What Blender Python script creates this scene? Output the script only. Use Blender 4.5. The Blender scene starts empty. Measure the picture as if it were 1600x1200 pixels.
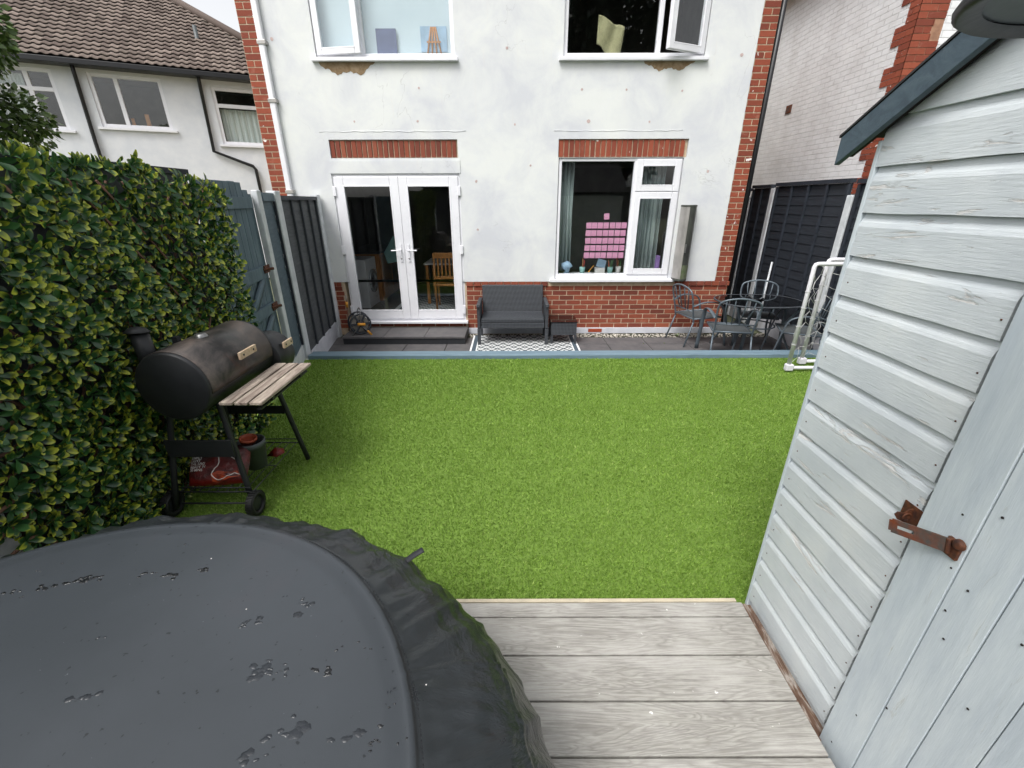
import bpy, math, random
import numpy as np
from mathutils import Vector, Matrix, noise
R = math.radians
D = bpy.data
S = bpy.context.scene
COL = S.collection
rng = random.Random(7)
npr = np.random.default_rng(11)
ZO = 2.0          # height of the lens above the patio; every z below is measured from the lens

# ------------------------------------------------------------------ camera
cam = D.objects.new('camera', D.cameras.new('camera')); COL.objects.link(cam)
cam.data.lens = 673.0/1600*36; cam.data.sensor_width = 36; cam.data.clip_start = .02; cam.data.clip_end = 500
cam.location = (0, 0, ZO)
cam.rotation_mode = 'QUATERNION'
cam.rotation_quaternion = (Matrix.Rotation(R(90-23.1), 3, 'X') @ Matrix.Rotation(R(-.18), 3, 'Z')).to_quaternion()
S.camera = cam
# ------------------------------------------------------------------ sky, sun, exposure
SUN_EL, SUN_AZ = 57, 216       # azimuth clockwise from +Y
W = D.worlds.new('World'); S.world = W; W.use_nodes = True
nt = W.node_tree; bg = nt.nodes['Background']
sky = nt.nodes.new('ShaderNodeTexSky'); sky.sky_type = 'NISHITA'; sky.sun_disc = False
sky.sun_elevation = R(SUN_EL); sky.sun_rotation = R(SUN_AZ); sky.air_density = 1.0; sky.dust_density = 4.0; sky.ozone_density = 1.0
hs = nt.nodes.new('ShaderNodeHueSaturation'); hs.inputs['Saturation'].default_value = .12; hs.inputs['Value'].default_value = 1.0
nt.links.new(sky.outputs[0], hs.inputs['Color']); nt.links.new(hs.outputs[0], bg.inputs['Color'])
bg.inputs['Strength'].default_value = .15
sl = D.lights.new('sun', 'SUN'); sl.energy = 1.0; sl.angle = R(22); sl.color = (1, .97, .93)
so = D.objects.new('sun', sl); COL.objects.link(so)
sd = Vector((math.sin(R(SUN_AZ))*math.cos(R(SUN_EL)), math.cos(R(SUN_AZ))*math.cos(R(SUN_EL)), math.sin(R(SUN_EL))))
so.rotation_mode = 'QUATERNION'; so.rotation_quaternion = sd.to_track_quat('Z', 'Y'); so.location = sd*30
S.view_settings.view_transform = 'Standard'; S.view_settings.look = 'None'; S.view_settings.gamma = 1
S.view_settings.exposure = 0.88
S.cycles.max_bounces = 8; S.cycles.transparent_max_bounces = 12

# ------------------------------------------------------------------ materials
def srgb(r, g, b):
    f = lambda c: ((c/255)/12.92 if c/255 <= .04045 else ((c/255+.055)/1.055)**2.4)
    return (f(r), f(g), f(b), 1)
class MT:
    def __init__(s, name):
        s.m = D.materials.new(name); s.m.use_nodes = True; s.t = s.m.node_tree; s.p = s.t.nodes['Principled BSDF']; s.co = None
    def n(s, typ, ins=None, **kw):
        nd = s.t.nodes.new('ShaderNode'+typ)
        for k, v in kw.items(): setattr(nd, k, v)
        for k, v in (ins or {}).items():
            if isinstance(v, bpy.types.NodeSocket): s.t.links.new(v, nd.inputs[k])
            else: nd.inputs[k].default_value = v
        return nd
    def set(s, k, v):
        if isinstance(v, bpy.types.NodeSocket): s.t.links.new(v, s.p.inputs[k])
        else: s.p.inputs[k].default_value = v
    def coord(s, sc=(1, 1, 1), rot=(0, 0, 0)):
        tc = s.n('TexCoord'); mp = s.n('Mapping', {'Vector': tc.outputs['Object'], 'Scale': sc, 'Rotation': rot}); return mp.outputs[0]
    def noise(s, vec, scale, detail=6, rough=.6, dist=0):
        return s.n('TexNoise', {'Vector': vec, 'Scale': scale, 'Detail': detail, 'Roughness': rough, 'Distortion': dist}).outputs[0]
    def ramp(s, fac, stops):
        nd = s.n('ValToRGB', {0: fac}); cr = nd.color_ramp
        while len(cr.elements) < len(stops): cr.elements.new(.5)
        for e, (p, c) in zip(cr.elements, stops): e.position = p; e.color = c if len(c) == 4 else (*c, 1)
        return nd.outputs[0]
    def mix(s, fac, a, b, mode='MIX'):
        nd = s.n('Mix', data_type='RGBA', blend_type=mode)
        for i, v in ((0, fac), (6, a), (7, b)):
            if isinstance(v, bpy.types.NodeSocket): s.t.links.new(v, nd.inputs[i])
            else: nd.inputs[i].default_value = v
        return nd.outputs[2]
    def math(s, op, a, b=0):
        nd = s.n('Math', operation=op)
        for i, v in ((0, a), (1, b)):
            if isinstance(v, bpy.types.NodeSocket): s.t.links.new(v, nd.inputs[i])
            else: nd.inputs[i].default_value = v
        return nd.outputs[0]
    def bump(s, h, strength=.3, dist=.01, nrm=None):
        ins = {'Height': h, 'Strength': strength, 'Distance': dist}
        if nrm is not None: ins['Normal'] = nrm
        return s.n('Bump', ins).outputs[0]
    def attr(s, name): return s.n('Attribute', attribute_name=name).outputs['Fac']
g3 = lambda v: (v, v, v, 1)
def simple(name, c1, c2=None, rough=.6, sc=8, metal=0, bump=.15, bsc=60, stretch=(1, 1, 1), spec=.5, dist=.004, lo=.35, hi=.65):
    m = MT(name); c2 = c2 or tuple(min(1, v*.75) for v in c1[:3])+(1,)
    co = m.coord(stretch); f = m.noise(co, sc)
    m.set('Base Color', m.ramp(f, [(lo, c1), (hi, c2)]))
    m.set('Roughness', m.math('ADD', m.math('MULTIPLY', m.noise(co, sc*2.3), .2), rough-.1)); m.set('Metallic', metal); m.set('Specular IOR Level', spec)
    if bump: m.set('Normal', m.bump(m.noise(co, bsc), bump, dist))
    return m.m

def mk_render_wall():
    m = MT('painted render'); co = m.coord()
    a = m.noise(co, 1.6, 8, .62, .4); b = m.noise(co, 5, 6, .7)
    c = m.ramp(a, [(.36, srgb(201, 203, 208)), (.5, srgb(212, 214, 215)), (.62, srgb(219, 221, 219))])
    c = m.mix(m.ramp(b, [(.56, g3(0)), (.8, g3(.35))]), c, srgb(205, 208, 216))
    st = m.noise(m.coord((9, 9, .5)), 2, 5, .6)
    c = m.mix(m.ramp(st, [(.6, g3(0)), (.85, g3(.3))]), c, srgb(214, 205, 198))
    ck = m.math('ABSOLUTE', m.math('SUBTRACT', m.noise(m.coord((1, 1, .7)), 1.3, 5, .55, .5), .5)); ckm = m.math('MULTIPLY', m.ramp(ck, [(0, g3(1)), (.0035, g3(0))]), m.ramp(m.noise(co, 1.1, 2), [(.52, g3(0)), (.6, g3(.35))]))
    c = m.mix(ckm, c, srgb(150, 148, 148))
    m.set('Base Color', c); m.set('Roughness', .75)
    h = m.math('ADD', m.math('MULTIPLY', m.noise(co, 2.2, 6, .6), 1.0), m.math('MULTIPLY', m.noise(co, 45, 4), .10))
    m.set('Normal', m.bump(h, .35, .02)); return m.m
def mk_brick(name, cols, splash=0):
    m = MT(name); r = m.attr('r'); co = m.coord()
    c = m.ramp(r, [(i/(len(cols)-1), k) for i, k in enumerate(cols)])
    c = m.mix(m.math('MULTIPLY', m.noise(co, 30, 5), .55), c, srgb(96, 52, 42))
    c = m.mix(m.ramp(m.noise(co, 9, 4), [(.62, g3(0)), (.8, g3(.4))]), c, srgb(190, 150, 130))
    if splash:
        c = m.mix(m.ramp(m.noise(co, 11, 3, .5), [(.70-.02*splash, g3(0)), (.72-.02*splash, g3(1))]), c, srgb(232, 228, 224))
    m.set('Base Color', c); m.set('Roughness', .85); m.set('Normal', m.bump(m.noise(co, 70, 5), .5, .006)); return m.m
def mk_white_brick():
    m = MT('white painted brick'); tc = m.n('TexCoord'); sp = m.n('SeparateXYZ', {0: tc.outputs['Object']})
    u = m.math('ADD', sp.outputs[0], sp.outputs[1]); v = m.n('CombineXYZ', {0: u, 1: sp.outputs[2]}).outputs[0]
    b = m.n('TexBrick', {'Vector': v, 'Scale': 1, 'Mortar Size': .006, 'Mortar Smooth': .6, 'Bias': 0, 'Brick Width': .225, 'Row Height': .075, 'Color1': g3(.0), 'Color2': g3(1), 'Mortar': g3(.5)})
    n1 = m.noise(m.coord(), 2.5, 8, .65)
    c = m.ramp(n1, [(.35, srgb(222, 222, 223)), (.55, srgb(234, 235, 237)), (.7, srgb(240, 241, 242))])
    c = m.mix(m.math('MULTIPLY', b.outputs['Fac'], .18), c, srgb(150, 148, 145))
    c = m.mix(m.math('MULTIPLY', m.n('Math', {0: b.outputs['Color'], 1: 0}, operation='ADD').outputs[0], .06), c, srgb(190, 186, 182))
    m.set('Base Color', c); m.set('Roughness', .6)
    h = m.math('SUBTRACT', m.math('MULTIPLY', m.noise(m.coord(), 14, 5), .5), m.math('MULTIPLY', b.outputs['Fac'], 1.0))
    m.set('Normal', m.bump(h, .8, .012)); return m.m
def mk_lap(name, c1, c2, axis_rot=0):
    m = MT(name); co = m.coord((1.2, 1.2, 14)); f = m.noise(co, 3, 8, .7, .6)
    m.set('Base Color', m.ramp(f, [(.3, c1), (.7, c2)])); m.set('Roughness', .7)
    m.set('Normal', m.bump(m.noise(m.coord((2, 2, 40)), 3, 6, .7, .5), .5, .004)); return m.m
def mk_wood(name, c1, c2, c3, stretch, rough=.65, bump=.3, spots=None):
    m = MT(name); co = m.coord(stretch)
    f = m.noise(co, 2.4, 8, .62, 1.2); g = m.noise(co, 14, 5, .7, .3)
    c = m.ramp(f, [(.32, c1), (.5, c2), (.66, c3)])
    c = m.mix(m.ramp(g, [(.35, g3(.45)), (.6, g3(0))]), c, c1)
    if spots: c = m.mix(m.ramp(m.noise(m.coord(), 26, 3, .5), [(.70, g3(0)), (.76, g3(.7))]), c, spots)
    m.set('Base Color', c); m.set('Roughness', rough); m.set('Normal', m.bump(m.math('ADD', f, m.math('MULTIPLY', g, .5)), bump, .006)); return m.m
def mk_deck():
    m = MT('oak effect decking'); r = m.attr('r')
    tc = m.n('TexCoord'); sp = m.n('SeparateXYZ', {0: tc.outputs['Object']})
    off = m.math('MULTIPLY', r, 37.3)
    v = m.n('CombineXYZ', {0: m.math('ADD', m.math('MULTIPLY', sp.outputs[0], 1.0), off), 1: m.math('MULTIPLY', sp.outputs[1], 7.5), 2: off}).outputs[0]
    nz = m.noise(v, 1.5, 3, .5, .8)
    ring = m.math('FRACT', m.math('MULTIPLY', nz, 16)); ring = m.ramp(ring, [(0, g3(0)), (.35, g3(1)), (.8, g3(.6)), (1, g3(0))])
    fine = m.noise(m.n('CombineXYZ', {0: m.math('MULTIPLY', sp.outputs[0], 8), 1: m.math('MULTIPLY', sp.outputs[1], 160), 2: off}).outputs[0], 1.5, 5, .7)
    c = m.mix(m.math('MULTIPLY', ring, .45), srgb(136, 133, 126), srgb(192, 190, 183))
    c = m.mix(m.ramp(fine, [(.38, g3(.7)), (.56, g3(0))]), c, srgb(124, 120, 116))
    big = m.noise(m.coord((1, 2.5, 1)), 3, 5, .65)
    c = m.mix(m.ramp(big, [(.45, g3(0)), (.68, g3(.32))]), c, srgb(206, 203, 198))
    c = m.mix(m.ramp(m.noise(m.coord(), 2.2, 4), [(.55, g3(0)), (.75, g3(.35))]), c, srgb(150, 150, 138))
    c = m.mix(m.ramp(m.noise(m.coord((1, 1, 1)), 34, 3, .5), [(.72, g3(0)), (.75, g3(.8))]), c, srgb(236, 234, 230))
    m.set('Base Color', c); m.set('Roughness', .62)
    m.set('Normal', m.bump(m.math('ADD', m.math('MULTIPLY', ring, .5), fine), .28, .003)); return m.m
def mk_cladding():
    m = MT('flaking pale blue shed paint')
    co = m.coord((1, 1.3, 9)); a = m.noise(co, 2.6, 8, .68, .8)
    msk = m.noise(m.coord((1, 1, 1.4)), 1.9, 3, .5)
    fl = m.ramp(m.math('ADD', a, m.math('MULTIPLY', msk, .35)), [(.79, g3(0)), (.835, g3(1))])
    base = m.ramp(m.noise(m.coord(), 4, 6, .6), [(.35, srgb(190, 197, 201)), (.6, srgb(203, 209, 211)), (.75, srgb(209, 213, 212))])
    base = m.mix(m.ramp(m.noise(m.coord((1, 2, 30)), 3, 5, .7), [(.55, g3(0)), (.75, g3(.35))]), base, srgb(212, 218, 218))
    under = m.ramp(m.noise(m.coord((1, 4, 60)), 3, 5, .7), [(.34, srgb(168, 162, 156)), (.5, srgb(214, 214, 212))])
    c = m.mix(fl, base, under)
    c = m.mix(m.ramp(m.noise(m.coord((1, 2, 14)), 3.2, 8, .75, .5), [(.76, g3(0)), (.82, g3(.5))]), c, srgb(164, 150, 136))
    m.set('Base Color', c); m.set('Roughness', .5)
    h = m.math('ADD', m.math('MULTIPLY', fl, -.45), m.math('MULTIPLY', m.noise(m.coord((1, 5, 60)), 3, 5, .7), .35))
    m.set('Normal', m.bump(h, .8, .006)); return m.m
def mk_doorpaint():
    m = MT('brushed pale blue door paint')
    a = m.noise(m.coord((1, 6, 1)), 3, 7, .65)
    base = m.ramp(a, [(.35, srgb(180, 190, 197)), (.6, srgb(195, 204, 208)), (.75, srgb(204, 210, 211))])
    d = m.ramp(m.noise(m.coord((1, 9, 1.4)), 3.2, 8, .75, .6), [(.60, g3(0)), (.72, g3(.55))])
    c = m.mix(d, base, srgb(160, 156, 138))
    m.set('Base Color', c); m.set('Roughness', .45); m.set('Normal', m.bump(m.math('ADD', m.noise(m.coord((1, 22, 2.2)), 3, 5, .65), m.math('MULTIPLY', d, -.6)), .4, .003)); return m.m
def mk_cover():
    m = MT('coated black cover fabric'); co = m.coord()
    big = m.noise(co, 1.7, 6, .6, .3)
    c = m.ramp(big, [(.35, srgb(36, 40, 43)), (.6, srgb(44, 48, 52)), (.75, srgb(52, 50, 54))])
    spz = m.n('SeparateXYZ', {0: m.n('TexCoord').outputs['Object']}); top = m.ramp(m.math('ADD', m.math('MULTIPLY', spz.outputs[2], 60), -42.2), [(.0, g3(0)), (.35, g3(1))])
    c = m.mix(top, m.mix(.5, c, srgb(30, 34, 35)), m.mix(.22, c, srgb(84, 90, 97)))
    wv = m.noise(m.coord((1, 1, 1)), 420, 2, .5)
    wet = m.ramp(m.noise(m.coord((1, 1.3, 1)), 9, 5, .62, .4), [(.69, g3(0)), (.71, g3(1))])
    bits = m.ramp(m.noise(co, 60, 2, .5), [(.70, g3(0)), (.73, g3(1))])
    c = m.mix(m.math('MULTIPLY', wet, .65), c, srgb(30, 33, 37))
    c = m.mix(m.math('MULTIPLY', bits, .8), c, srgb(16, 18, 21))
    dust = m.ramp(m.noise(m.coord((1, 1, 1)), 90, 2, .5), [(.78, g3(0)), (.8, g3(1))])
    c = m.mix(m.math('MULTIPLY', dust, .18), c, srgb(190, 195, 198))
    m.set('Base Color', c); m.set('Specular IOR Level', .5)
    m.set('Roughness', m.math('SUBTRACT', m.math('ADD', .30, m.math('MULTIPLY', top, .07)), m.math('MULTIPLY', wet, .10)))
    h = m.math('ADD', m.math('MULTIPLY', wv, .12), m.math('MULTIPLY', m.noise(m.coord(), 11, 5, .6), .4))
    sp = m.n('SeparateXYZ', {0: m.n('TexCoord').outputs['Object']}); sk = m.ramp(m.math('ADD', m.math('MULTIPLY', sp.outputs[2], -8), 5.62), [(.0, g3(0)), (.5, g3(1))])
    cr = m.math('ABSOLUTE', m.math('SUBTRACT', m.noise(m.coord((1, 1, .8)), 5, 6, .6, .9), .5)); cr = m.math('MULTIPLY', m.math('MULTIPLY', cr, sk), -5)
    nb = m.bump(cr, .38, .02)
    m.set('Normal', m.bump(h, .22, .006, nb)); return m.m
def mk_leaf(name, dark, mid, tip, dark_share=.35):
    m = MT(name); t = m.attr('t'); r = m.attr('r')
    c = m.mix(r, dark, mid)
    e = m.ramp(m.math('ADD', t, m.math('MULTIPLY', m.math('SUBTRACT', m.attr('y'), .5), .75)), [(.66, g3(0)), (.98, g3(1))])
    c = m.mix(e, c, tip)
    m.set('Base Color', c); m.set('Roughness', .32); m.set('Specular IOR Level', .5)
    return m.m
def mk_glass():
    m = MT('window glass'); t = m.t; out = t.nodes['Material Output']
    tr = m.n('BsdfTransparent', {'Color': (.955, .97, .97, 1)}); gl = m.n('BsdfGlossy', {'Color': g3(1), 'Roughness': .01})
    fr = m.n('LayerWeight', {'Blend': .5}); fac = m.math('ADD', m.math('MULTIPLY', m.math('POWER', fr.outputs['Facing'], 4.5), .9), .045)
    mx = m.n('MixShader', {0: fac, 1: tr.outputs[0], 2: gl.outputs[0]})
    t.links.new(mx.outputs[0], out.inputs[0]); t.nodes.remove(m.p); return m.m
def mk_rug():
    m = MT('lattice rug'); tc = m.n('TexCoord'); sp = m.n('SeparateXYZ', {0: tc.outputs['Object']})
    def tri(v, k): return m.math('ABSOLUTE', m.math('SUBTRACT', m.math('FRACT', m.math('MULTIPLY', v, k)), .5))
    a = tri(sp.outputs[0], 6.2); b = tri(sp.outputs[1], 6.2)
    s_ = m.math('ADD', a, b); f = m.math('FRACT', m.math('ADD', m.math('MULTIPLY', s_, 2.0), .25))
    w = m.math('GREATER_THAN', f, .5)
    ex = m.math('GREATER_THAN', m.math('ABSOLUTE', sp.outputs[0]), .70)
    ex2 = m.math('GREATER_THAN', m.math('ABSOLUTE', sp.outputs[0]), .715)
    c = m.mix(w, srgb(60, 66, 70), srgb(206, 208, 207)); c = m.mix(ex, c, srgb(225, 225, 225)); c = m.mix(ex2, c, srgb(70, 82, 92))
    ex3 = m.math('GREATER_THAN', m.math('ABSOLUTE', sp.outputs[0]), .775)
    c = m.mix(ex3, c, srgb(225, 225, 225))
    m.set('Base Color', c); m.set('Roughness', .9); return m.m
def mk_rattan():
    m = MT('black woven rattan')
    tc = m.n('TexCoord'); sp = m.n('SeparateXYZ', {0: tc.outputs['Object']})
    u = m.math('SINE', m.math('MULTIPLY', m.math('ADD', sp.outputs[0], m.math('MULTIPLY', sp.outputs[1], 1.0)), 300)); v = m.math('SINE', m.math('MULTIPLY', m.math('ADD', sp.outputs[2], sp.outputs[1]), 300))
    h = m.math('ADD', m.math('MULTIPLY', u, .5), m.math('MULTIPLY', v, .5))
    c = m.ramp(m.math('ADD', m.math('MULTIPLY', h, .5), .5), [(.2, srgb(18, 20, 23)), (.8, srgb(78, 82, 88))])
    m.set('Base Color', c); m.set('Roughness', .5); m.set('Normal', m.bump(h, .6, .004)); return m.m
def mk_bag():
    m = MT('charcoal bag plastic'); co = m.coord((1, 1, 1)); sp = m.n('SeparateXYZ', {0: m.n('TexCoord').outputs['Object']})
    c = m.ramp(m.math('ADD', m.math('MULTIPLY', m.math('ADD', sp.outputs[2], 0), 3.2), m.math('MULTIPLY', m.noise(co, 9, 4), .5)), [(.3, srgb(120, 26, 22)), (.5, srgb(60, 18, 20)), (.62, srgb(104, 26, 24)), (.85, srgb(28, 14, 16))])
    m.set('Base Color', c); m.set('Roughness', .28); m.set('Normal', m.bump(m.noise(co, 16, 5, .7, 1.5), .7, .015)); return m.m
def mk_bbq():
    m = MT('heat stained black steel'); co = m.coord()
    n1 = m.noise(co, 4.5, 6, .65, .5); c = m.ramp(n1, [(.38, srgb(46, 45, 45)), (.52, srgb(84, 78, 75)), (.68, srgb(116, 104, 97))])
    c = m.mix(m.ramp(m.noise(co, 3.1, 5, .6), [(.58, g3(0)), (.72, g3(.6))]), c, srgb(110, 72, 58))
    m.set('Base Color', c); m.set('Roughness', m.math('ADD', m.math('MULTIPLY', n1, .3), .25)); m.set('Metallic', .25)
    m.set('Normal', m.bump(m.noise(co, 30, 4), .1, .003)); return m.m
def mk_roof():
    m = MT('weathered concrete tile'); r = m.attr('r'); co = m.coord()
    c = m.ramp(r, [(0, srgb(92, 80, 74)), (.5, srgb(112, 100, 93)), (1, srgb(130, 117, 109))])
    c = m.mix(m.ramp(m.noise(co, 5, 7, .7), [(.5, g3(0)), (.7, g3(.5))]), c, srgb(84, 78, 66))
    m.set('Base Color', c); m.set('Roughness', .9); m.set('Normal', m.bump(m.noise(co, 30, 4), .4, .01)); return m.m
def mk_turf():
    m = MT('turf fibre'); r = m.attr('r'); co = m.coord()
    c = m.ramp(r, [(0, srgb(96, 126, 44)), (.5, srgb(118, 152, 56)), (.85, srgb(140, 172, 72)), (1, srgb(176, 192, 112))])
    c = m.mix(m.ramp(m.noise(m.coord((.5, 3.2, 1)), 1.6, 5, .6), [(.4, g3(.3)), (.6, g3(0))]), c, srgb(104, 134, 48))
    m.set('Base Color', c); m.set('Roughness', .6); m.set('Specular IOR Level', .3); return m.m
def mk_curtain(c1, c2):
    m = MT('curtain cloth'); m.set('Base Color', m.ramp(m.noise(m.coord((12, 12, .4)), 2), [(.4, c1), (.6, c2)])); m.set('Roughness', .9); return m.m

M = dict(
 render=mk_render_wall(),
 brick=mk_brick('red facing brick', [srgb(108, 52, 38), srgb(140, 66, 46), srgb(152, 78, 52), srgb(126, 60, 46), srgb(166, 90, 62)]),
 brickp=mk_brick('paint splashed red brick', [srgb(124, 56, 38), srgb(150, 70, 46), srgb(162, 80, 54), srgb(138, 62, 42)], 1),
 mortar=simple('mortar', srgb(200, 182, 158), srgb(176, 156, 132), .95, 14, bump=.4),
 dmortar=simple('pier mortar', srgb(170, 130, 105), srgb(140, 104, 84), .95, 14, bump=.4),
 wbrick=mk_white_brick(),
 upvc=simple('white window plastic', srgb(232, 232, 236), srgb(224, 224, 229), .3, 3, bump=.03),
 glass=mk_glass(), room=simple('dim room wall', srgb(120, 116, 110), srgb(104, 100, 96), .9, 3, bump=0),
 roomfloor=simple('dim room floor', srgb(96, 88, 82), None, .5, 5, bump=0),
 blind=simple('pale blue blind cloth', srgb(200, 214, 221), srgb(190, 205, 213), .85, 1.5, bump=0),
 curtain=mk_curtain(srgb(140, 152, 152), srgb(176, 188, 186)), net=mk_curtain(srgb(196, 204, 200), srgb(226, 230, 226)),
 post=simple('white painted concrete', srgb(208, 211, 214), srgb(188, 192, 196), .8, 9, bump=.35, bsc=40),
 blue=mk_wood('slate blue fence paint', srgb(70, 88, 98), srgb(84, 104, 114), srgb(96, 116, 124), (3, 3, .5)),
 bluelap=mk_lap('slate blue lap boards', srgb(58, 76, 86), srgb(82, 100, 110)),
 grey=mk_lap('charcoal lap boards', srgb(58, 62, 66), srgb(88, 92, 94)),
 greyt=simple('charcoal batten', srgb(62, 66, 72), srgb(50, 54, 60), .7, 12, stretch=(4, 4, 1)),
 black=mk_lap('near black lap boards', srgb(24, 28, 36), srgb(40, 46, 54)),
 blackt=simple('near black batten', srgb(38, 44, 54), srgb(28, 33, 42), .7, 12),
 sleeper=mk_wood('blue grey sleeper paint', srgb(92, 112, 124), srgb(108, 130, 143), srgb(120, 141, 153), (.8, 8, 8), .55, .2),
 slab=simple('charcoal paving', srgb(82, 80, 82), srgb(96, 93, 93), .75, 6, bump=.35, bsc=50),
 slabd=simple('dark slab edge', srgb(44, 46, 50), None, .6, 6),
 joint=simple('paving joint', srgb(46, 46, 42), srgb(70, 72, 50), .95, 20),
 pebble=simple('cream pebble', srgb(214, 208, 196), srgb(180, 172, 160), .6, 20, bump=0),
 white=simple('white base paint', srgb(206, 207, 214), srgb(190, 192, 200), .75, 6, bump=.3),
 deck=mk_deck(), deckedge=simple('pale deck edging', srgb(196, 184, 160), srgb(176, 166, 146), .7, 12),
 gap=simple('dark void board', srgb(30, 24, 22), None, .9, 5),
 rot=mk_wood('flaking base rail', srgb(70, 50, 40), srgb(112, 88, 72), srgb(196, 192, 184), (12, 2, 12), .9, .6), clad=mk_cladding(), doorp=mk_doorpaint(),
 barge=mk_wood('slate green bargeboard', srgb(56, 70, 80), srgb(66, 82, 92), srgb(76, 92, 100), (1, 6, 9), .55, .25),
 felt=simple('roof felt', srgb(50, 50, 52), None, .95, 20, bump=.5),
 rust=simple('rusted steel', srgb(126, 66, 38), srgb(82, 80, 76), .65, 28, metal=.4, bump=.5, bsc=90),
 rustd=simple('dark rusted steel', srgb(56, 36, 30), srgb(104, 60, 36), .7, 60, metal=.3, bump=.5, bsc=90),
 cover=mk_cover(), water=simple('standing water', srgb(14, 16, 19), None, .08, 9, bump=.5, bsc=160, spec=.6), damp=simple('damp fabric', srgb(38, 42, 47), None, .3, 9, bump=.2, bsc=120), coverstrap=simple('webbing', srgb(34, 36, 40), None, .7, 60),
 leaf=mk_leaf('variegated leaf', (.010, .042, .015, 1), (.045, .135, .036, 1), (.44, .48, .05, 1)),
 tleaf=mk_leaf('tree leaf', (.045, .095, .02, 1), (.15, .23, .06, 1), (.16, .24, .06, 1)),
 cleaf=mk_leaf('conifer leaf', (.006, .02, .01, 1), (.015, .04, .016, 1), (.03, .06, .02, 1)),
 twig=simple('brown twig', srgb(112, 84, 66), srgb(88, 62, 50), .8, 30), bark=simple('bark', srgb(70, 58, 48), None, .9, 14, bump=.6),
 bbq=mk_bbq(), bbqb=simple('matt black steel', srgb(28, 30, 33), srgb(36, 38, 41), .5, 9, bump=.08),
 shelf=mk_wood('weathered pine slat', srgb(100, 84, 76), srgb(162, 148, 136), srgb(198, 186, 170), (9, 1, 9), .75, .4),
 pine=simple('bleached pine', srgb(206, 186, 160), srgb(176, 150, 124), .6, 30, bump=.1),
 steel=simple('dull steel', srgb(150, 150, 150), None, .35, 20, metal=.8, bump=.05), rubber=simple('black rubber', srgb(20, 21, 23), None, .6, 20),
 bag=mk_bag(), wht=simple('printed white', srgb(226, 222, 218), None, .6, 5, bump=0), orange=simple('printed orange', srgb(190, 74, 30), srgb(96, 30, 20), .5, 22, bump=0),
 terra=simple('terracotta plastic', srgb(168, 78, 50), None, .5, 9), potg=simple('grey plastic', srgb(84, 90, 92), None, .5, 9),
 rattan=mk_rattan(), rug=mk_rug(), smoke=simple('smoked glass', srgb(14, 15, 17), None, .04, 3, bump=0, spec=.9),
 chair=simple('grey painted tube', srgb(82, 92, 100), srgb(98, 108, 116), .4, 8, metal=.3, bump=.05),
 mesh=simple('grey mesh sling', srgb(78, 82, 84), srgb(64, 68, 70), .8, 90, bump=.4, bsc=300),
 goal=simple('white plastic tube', srgb(224, 222, 228), srgb(206, 204, 212), .35, 6, bump=.03),
 net_=simple('white net cord', srgb(206, 206, 206), None, .8, 6, bump=0),
 awng=simple('beige anodised case', srgb(176, 172, 168), srgb(150, 148, 144), .35, 3, metal=.4, bump=.02), awnd=simple('dark grey case', srgb(66, 66, 66), srgb(88, 92, 84), .4, 3, metal=.3, bump=.02),
 algae=simple('algae stained case', srgb(84, 98, 66), srgb(110, 112, 96), .6, 8),
 pinkn=simple('pink note paper', srgb(226, 164, 194), srgb(214, 146, 180), .8, 12, bump=0),
 yel=simple('yellow orange plastic', srgb(226, 156, 44), None, .4, 9, bump=0), hose=simple('grey hose', srgb(150, 146, 138), None, .5, 40),
 tile=mk_roof(), gut=simple('black gutter plastic', srgb(22, 23, 27), None, .4, 5, bump=.02), nrend=simple('neighbour white render', srgb(218, 220, 224), srgb(208, 211, 217), .8, 4, bump=.25, bsc=40),
 dirt=simple('bare sand render', srgb(128, 106, 78), srgb(158, 138, 112), .9, 16, bump=.5), fill=simple('pinkish filler', srgb(200, 178, 174), None, .9, 30),
 oak=simple('varnished oak', srgb(190, 132, 70), srgb(160, 104, 54), .4, 8, stretch=(8, 8, 1)),
 lam=simple('lamp dark enamel', srgb(18, 18, 26), None, .5, 6), lamin=simple('lamp inside grey', srgb(104, 110, 112), None, .7, 6),
 teal=simple('pale teal ceramic', srgb(150, 196, 190), None, .4, 6), blu=simple('pale blue card', srgb(160, 190, 216), None, .7, 6), navy=simple('navy card', srgb(84, 96, 134), None, .7, 6),
 red=simple('red pencil', srgb(190, 50, 44), None, .5, 6), grn=simple('green pencil', srgb(90, 150, 80), None, .5, 6), cloth=simple('beige towel', srgb(170, 166, 130), srgb(150, 146, 112), .95, 12, bump=.5),
 ground=simple('bare ground', srgb(110, 112, 90), srgb(90, 96, 70), .95, .4), turfbase=simple('turf backing', srgb(94, 120, 46), srgb(108, 136, 54), .9, 40), turf=mk_turf(),
 garden=mk_lap('anthracite garden room boards', srgb(46, 54, 56), srgb(60, 68, 70)), lilac=simple('lilac cloth', srgb(140, 110, 170), None, .9, 8), chrome=simple('washer door ring', srgb(200, 202, 206), None, .25, 5, metal=.6, bump=0),
)

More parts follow.
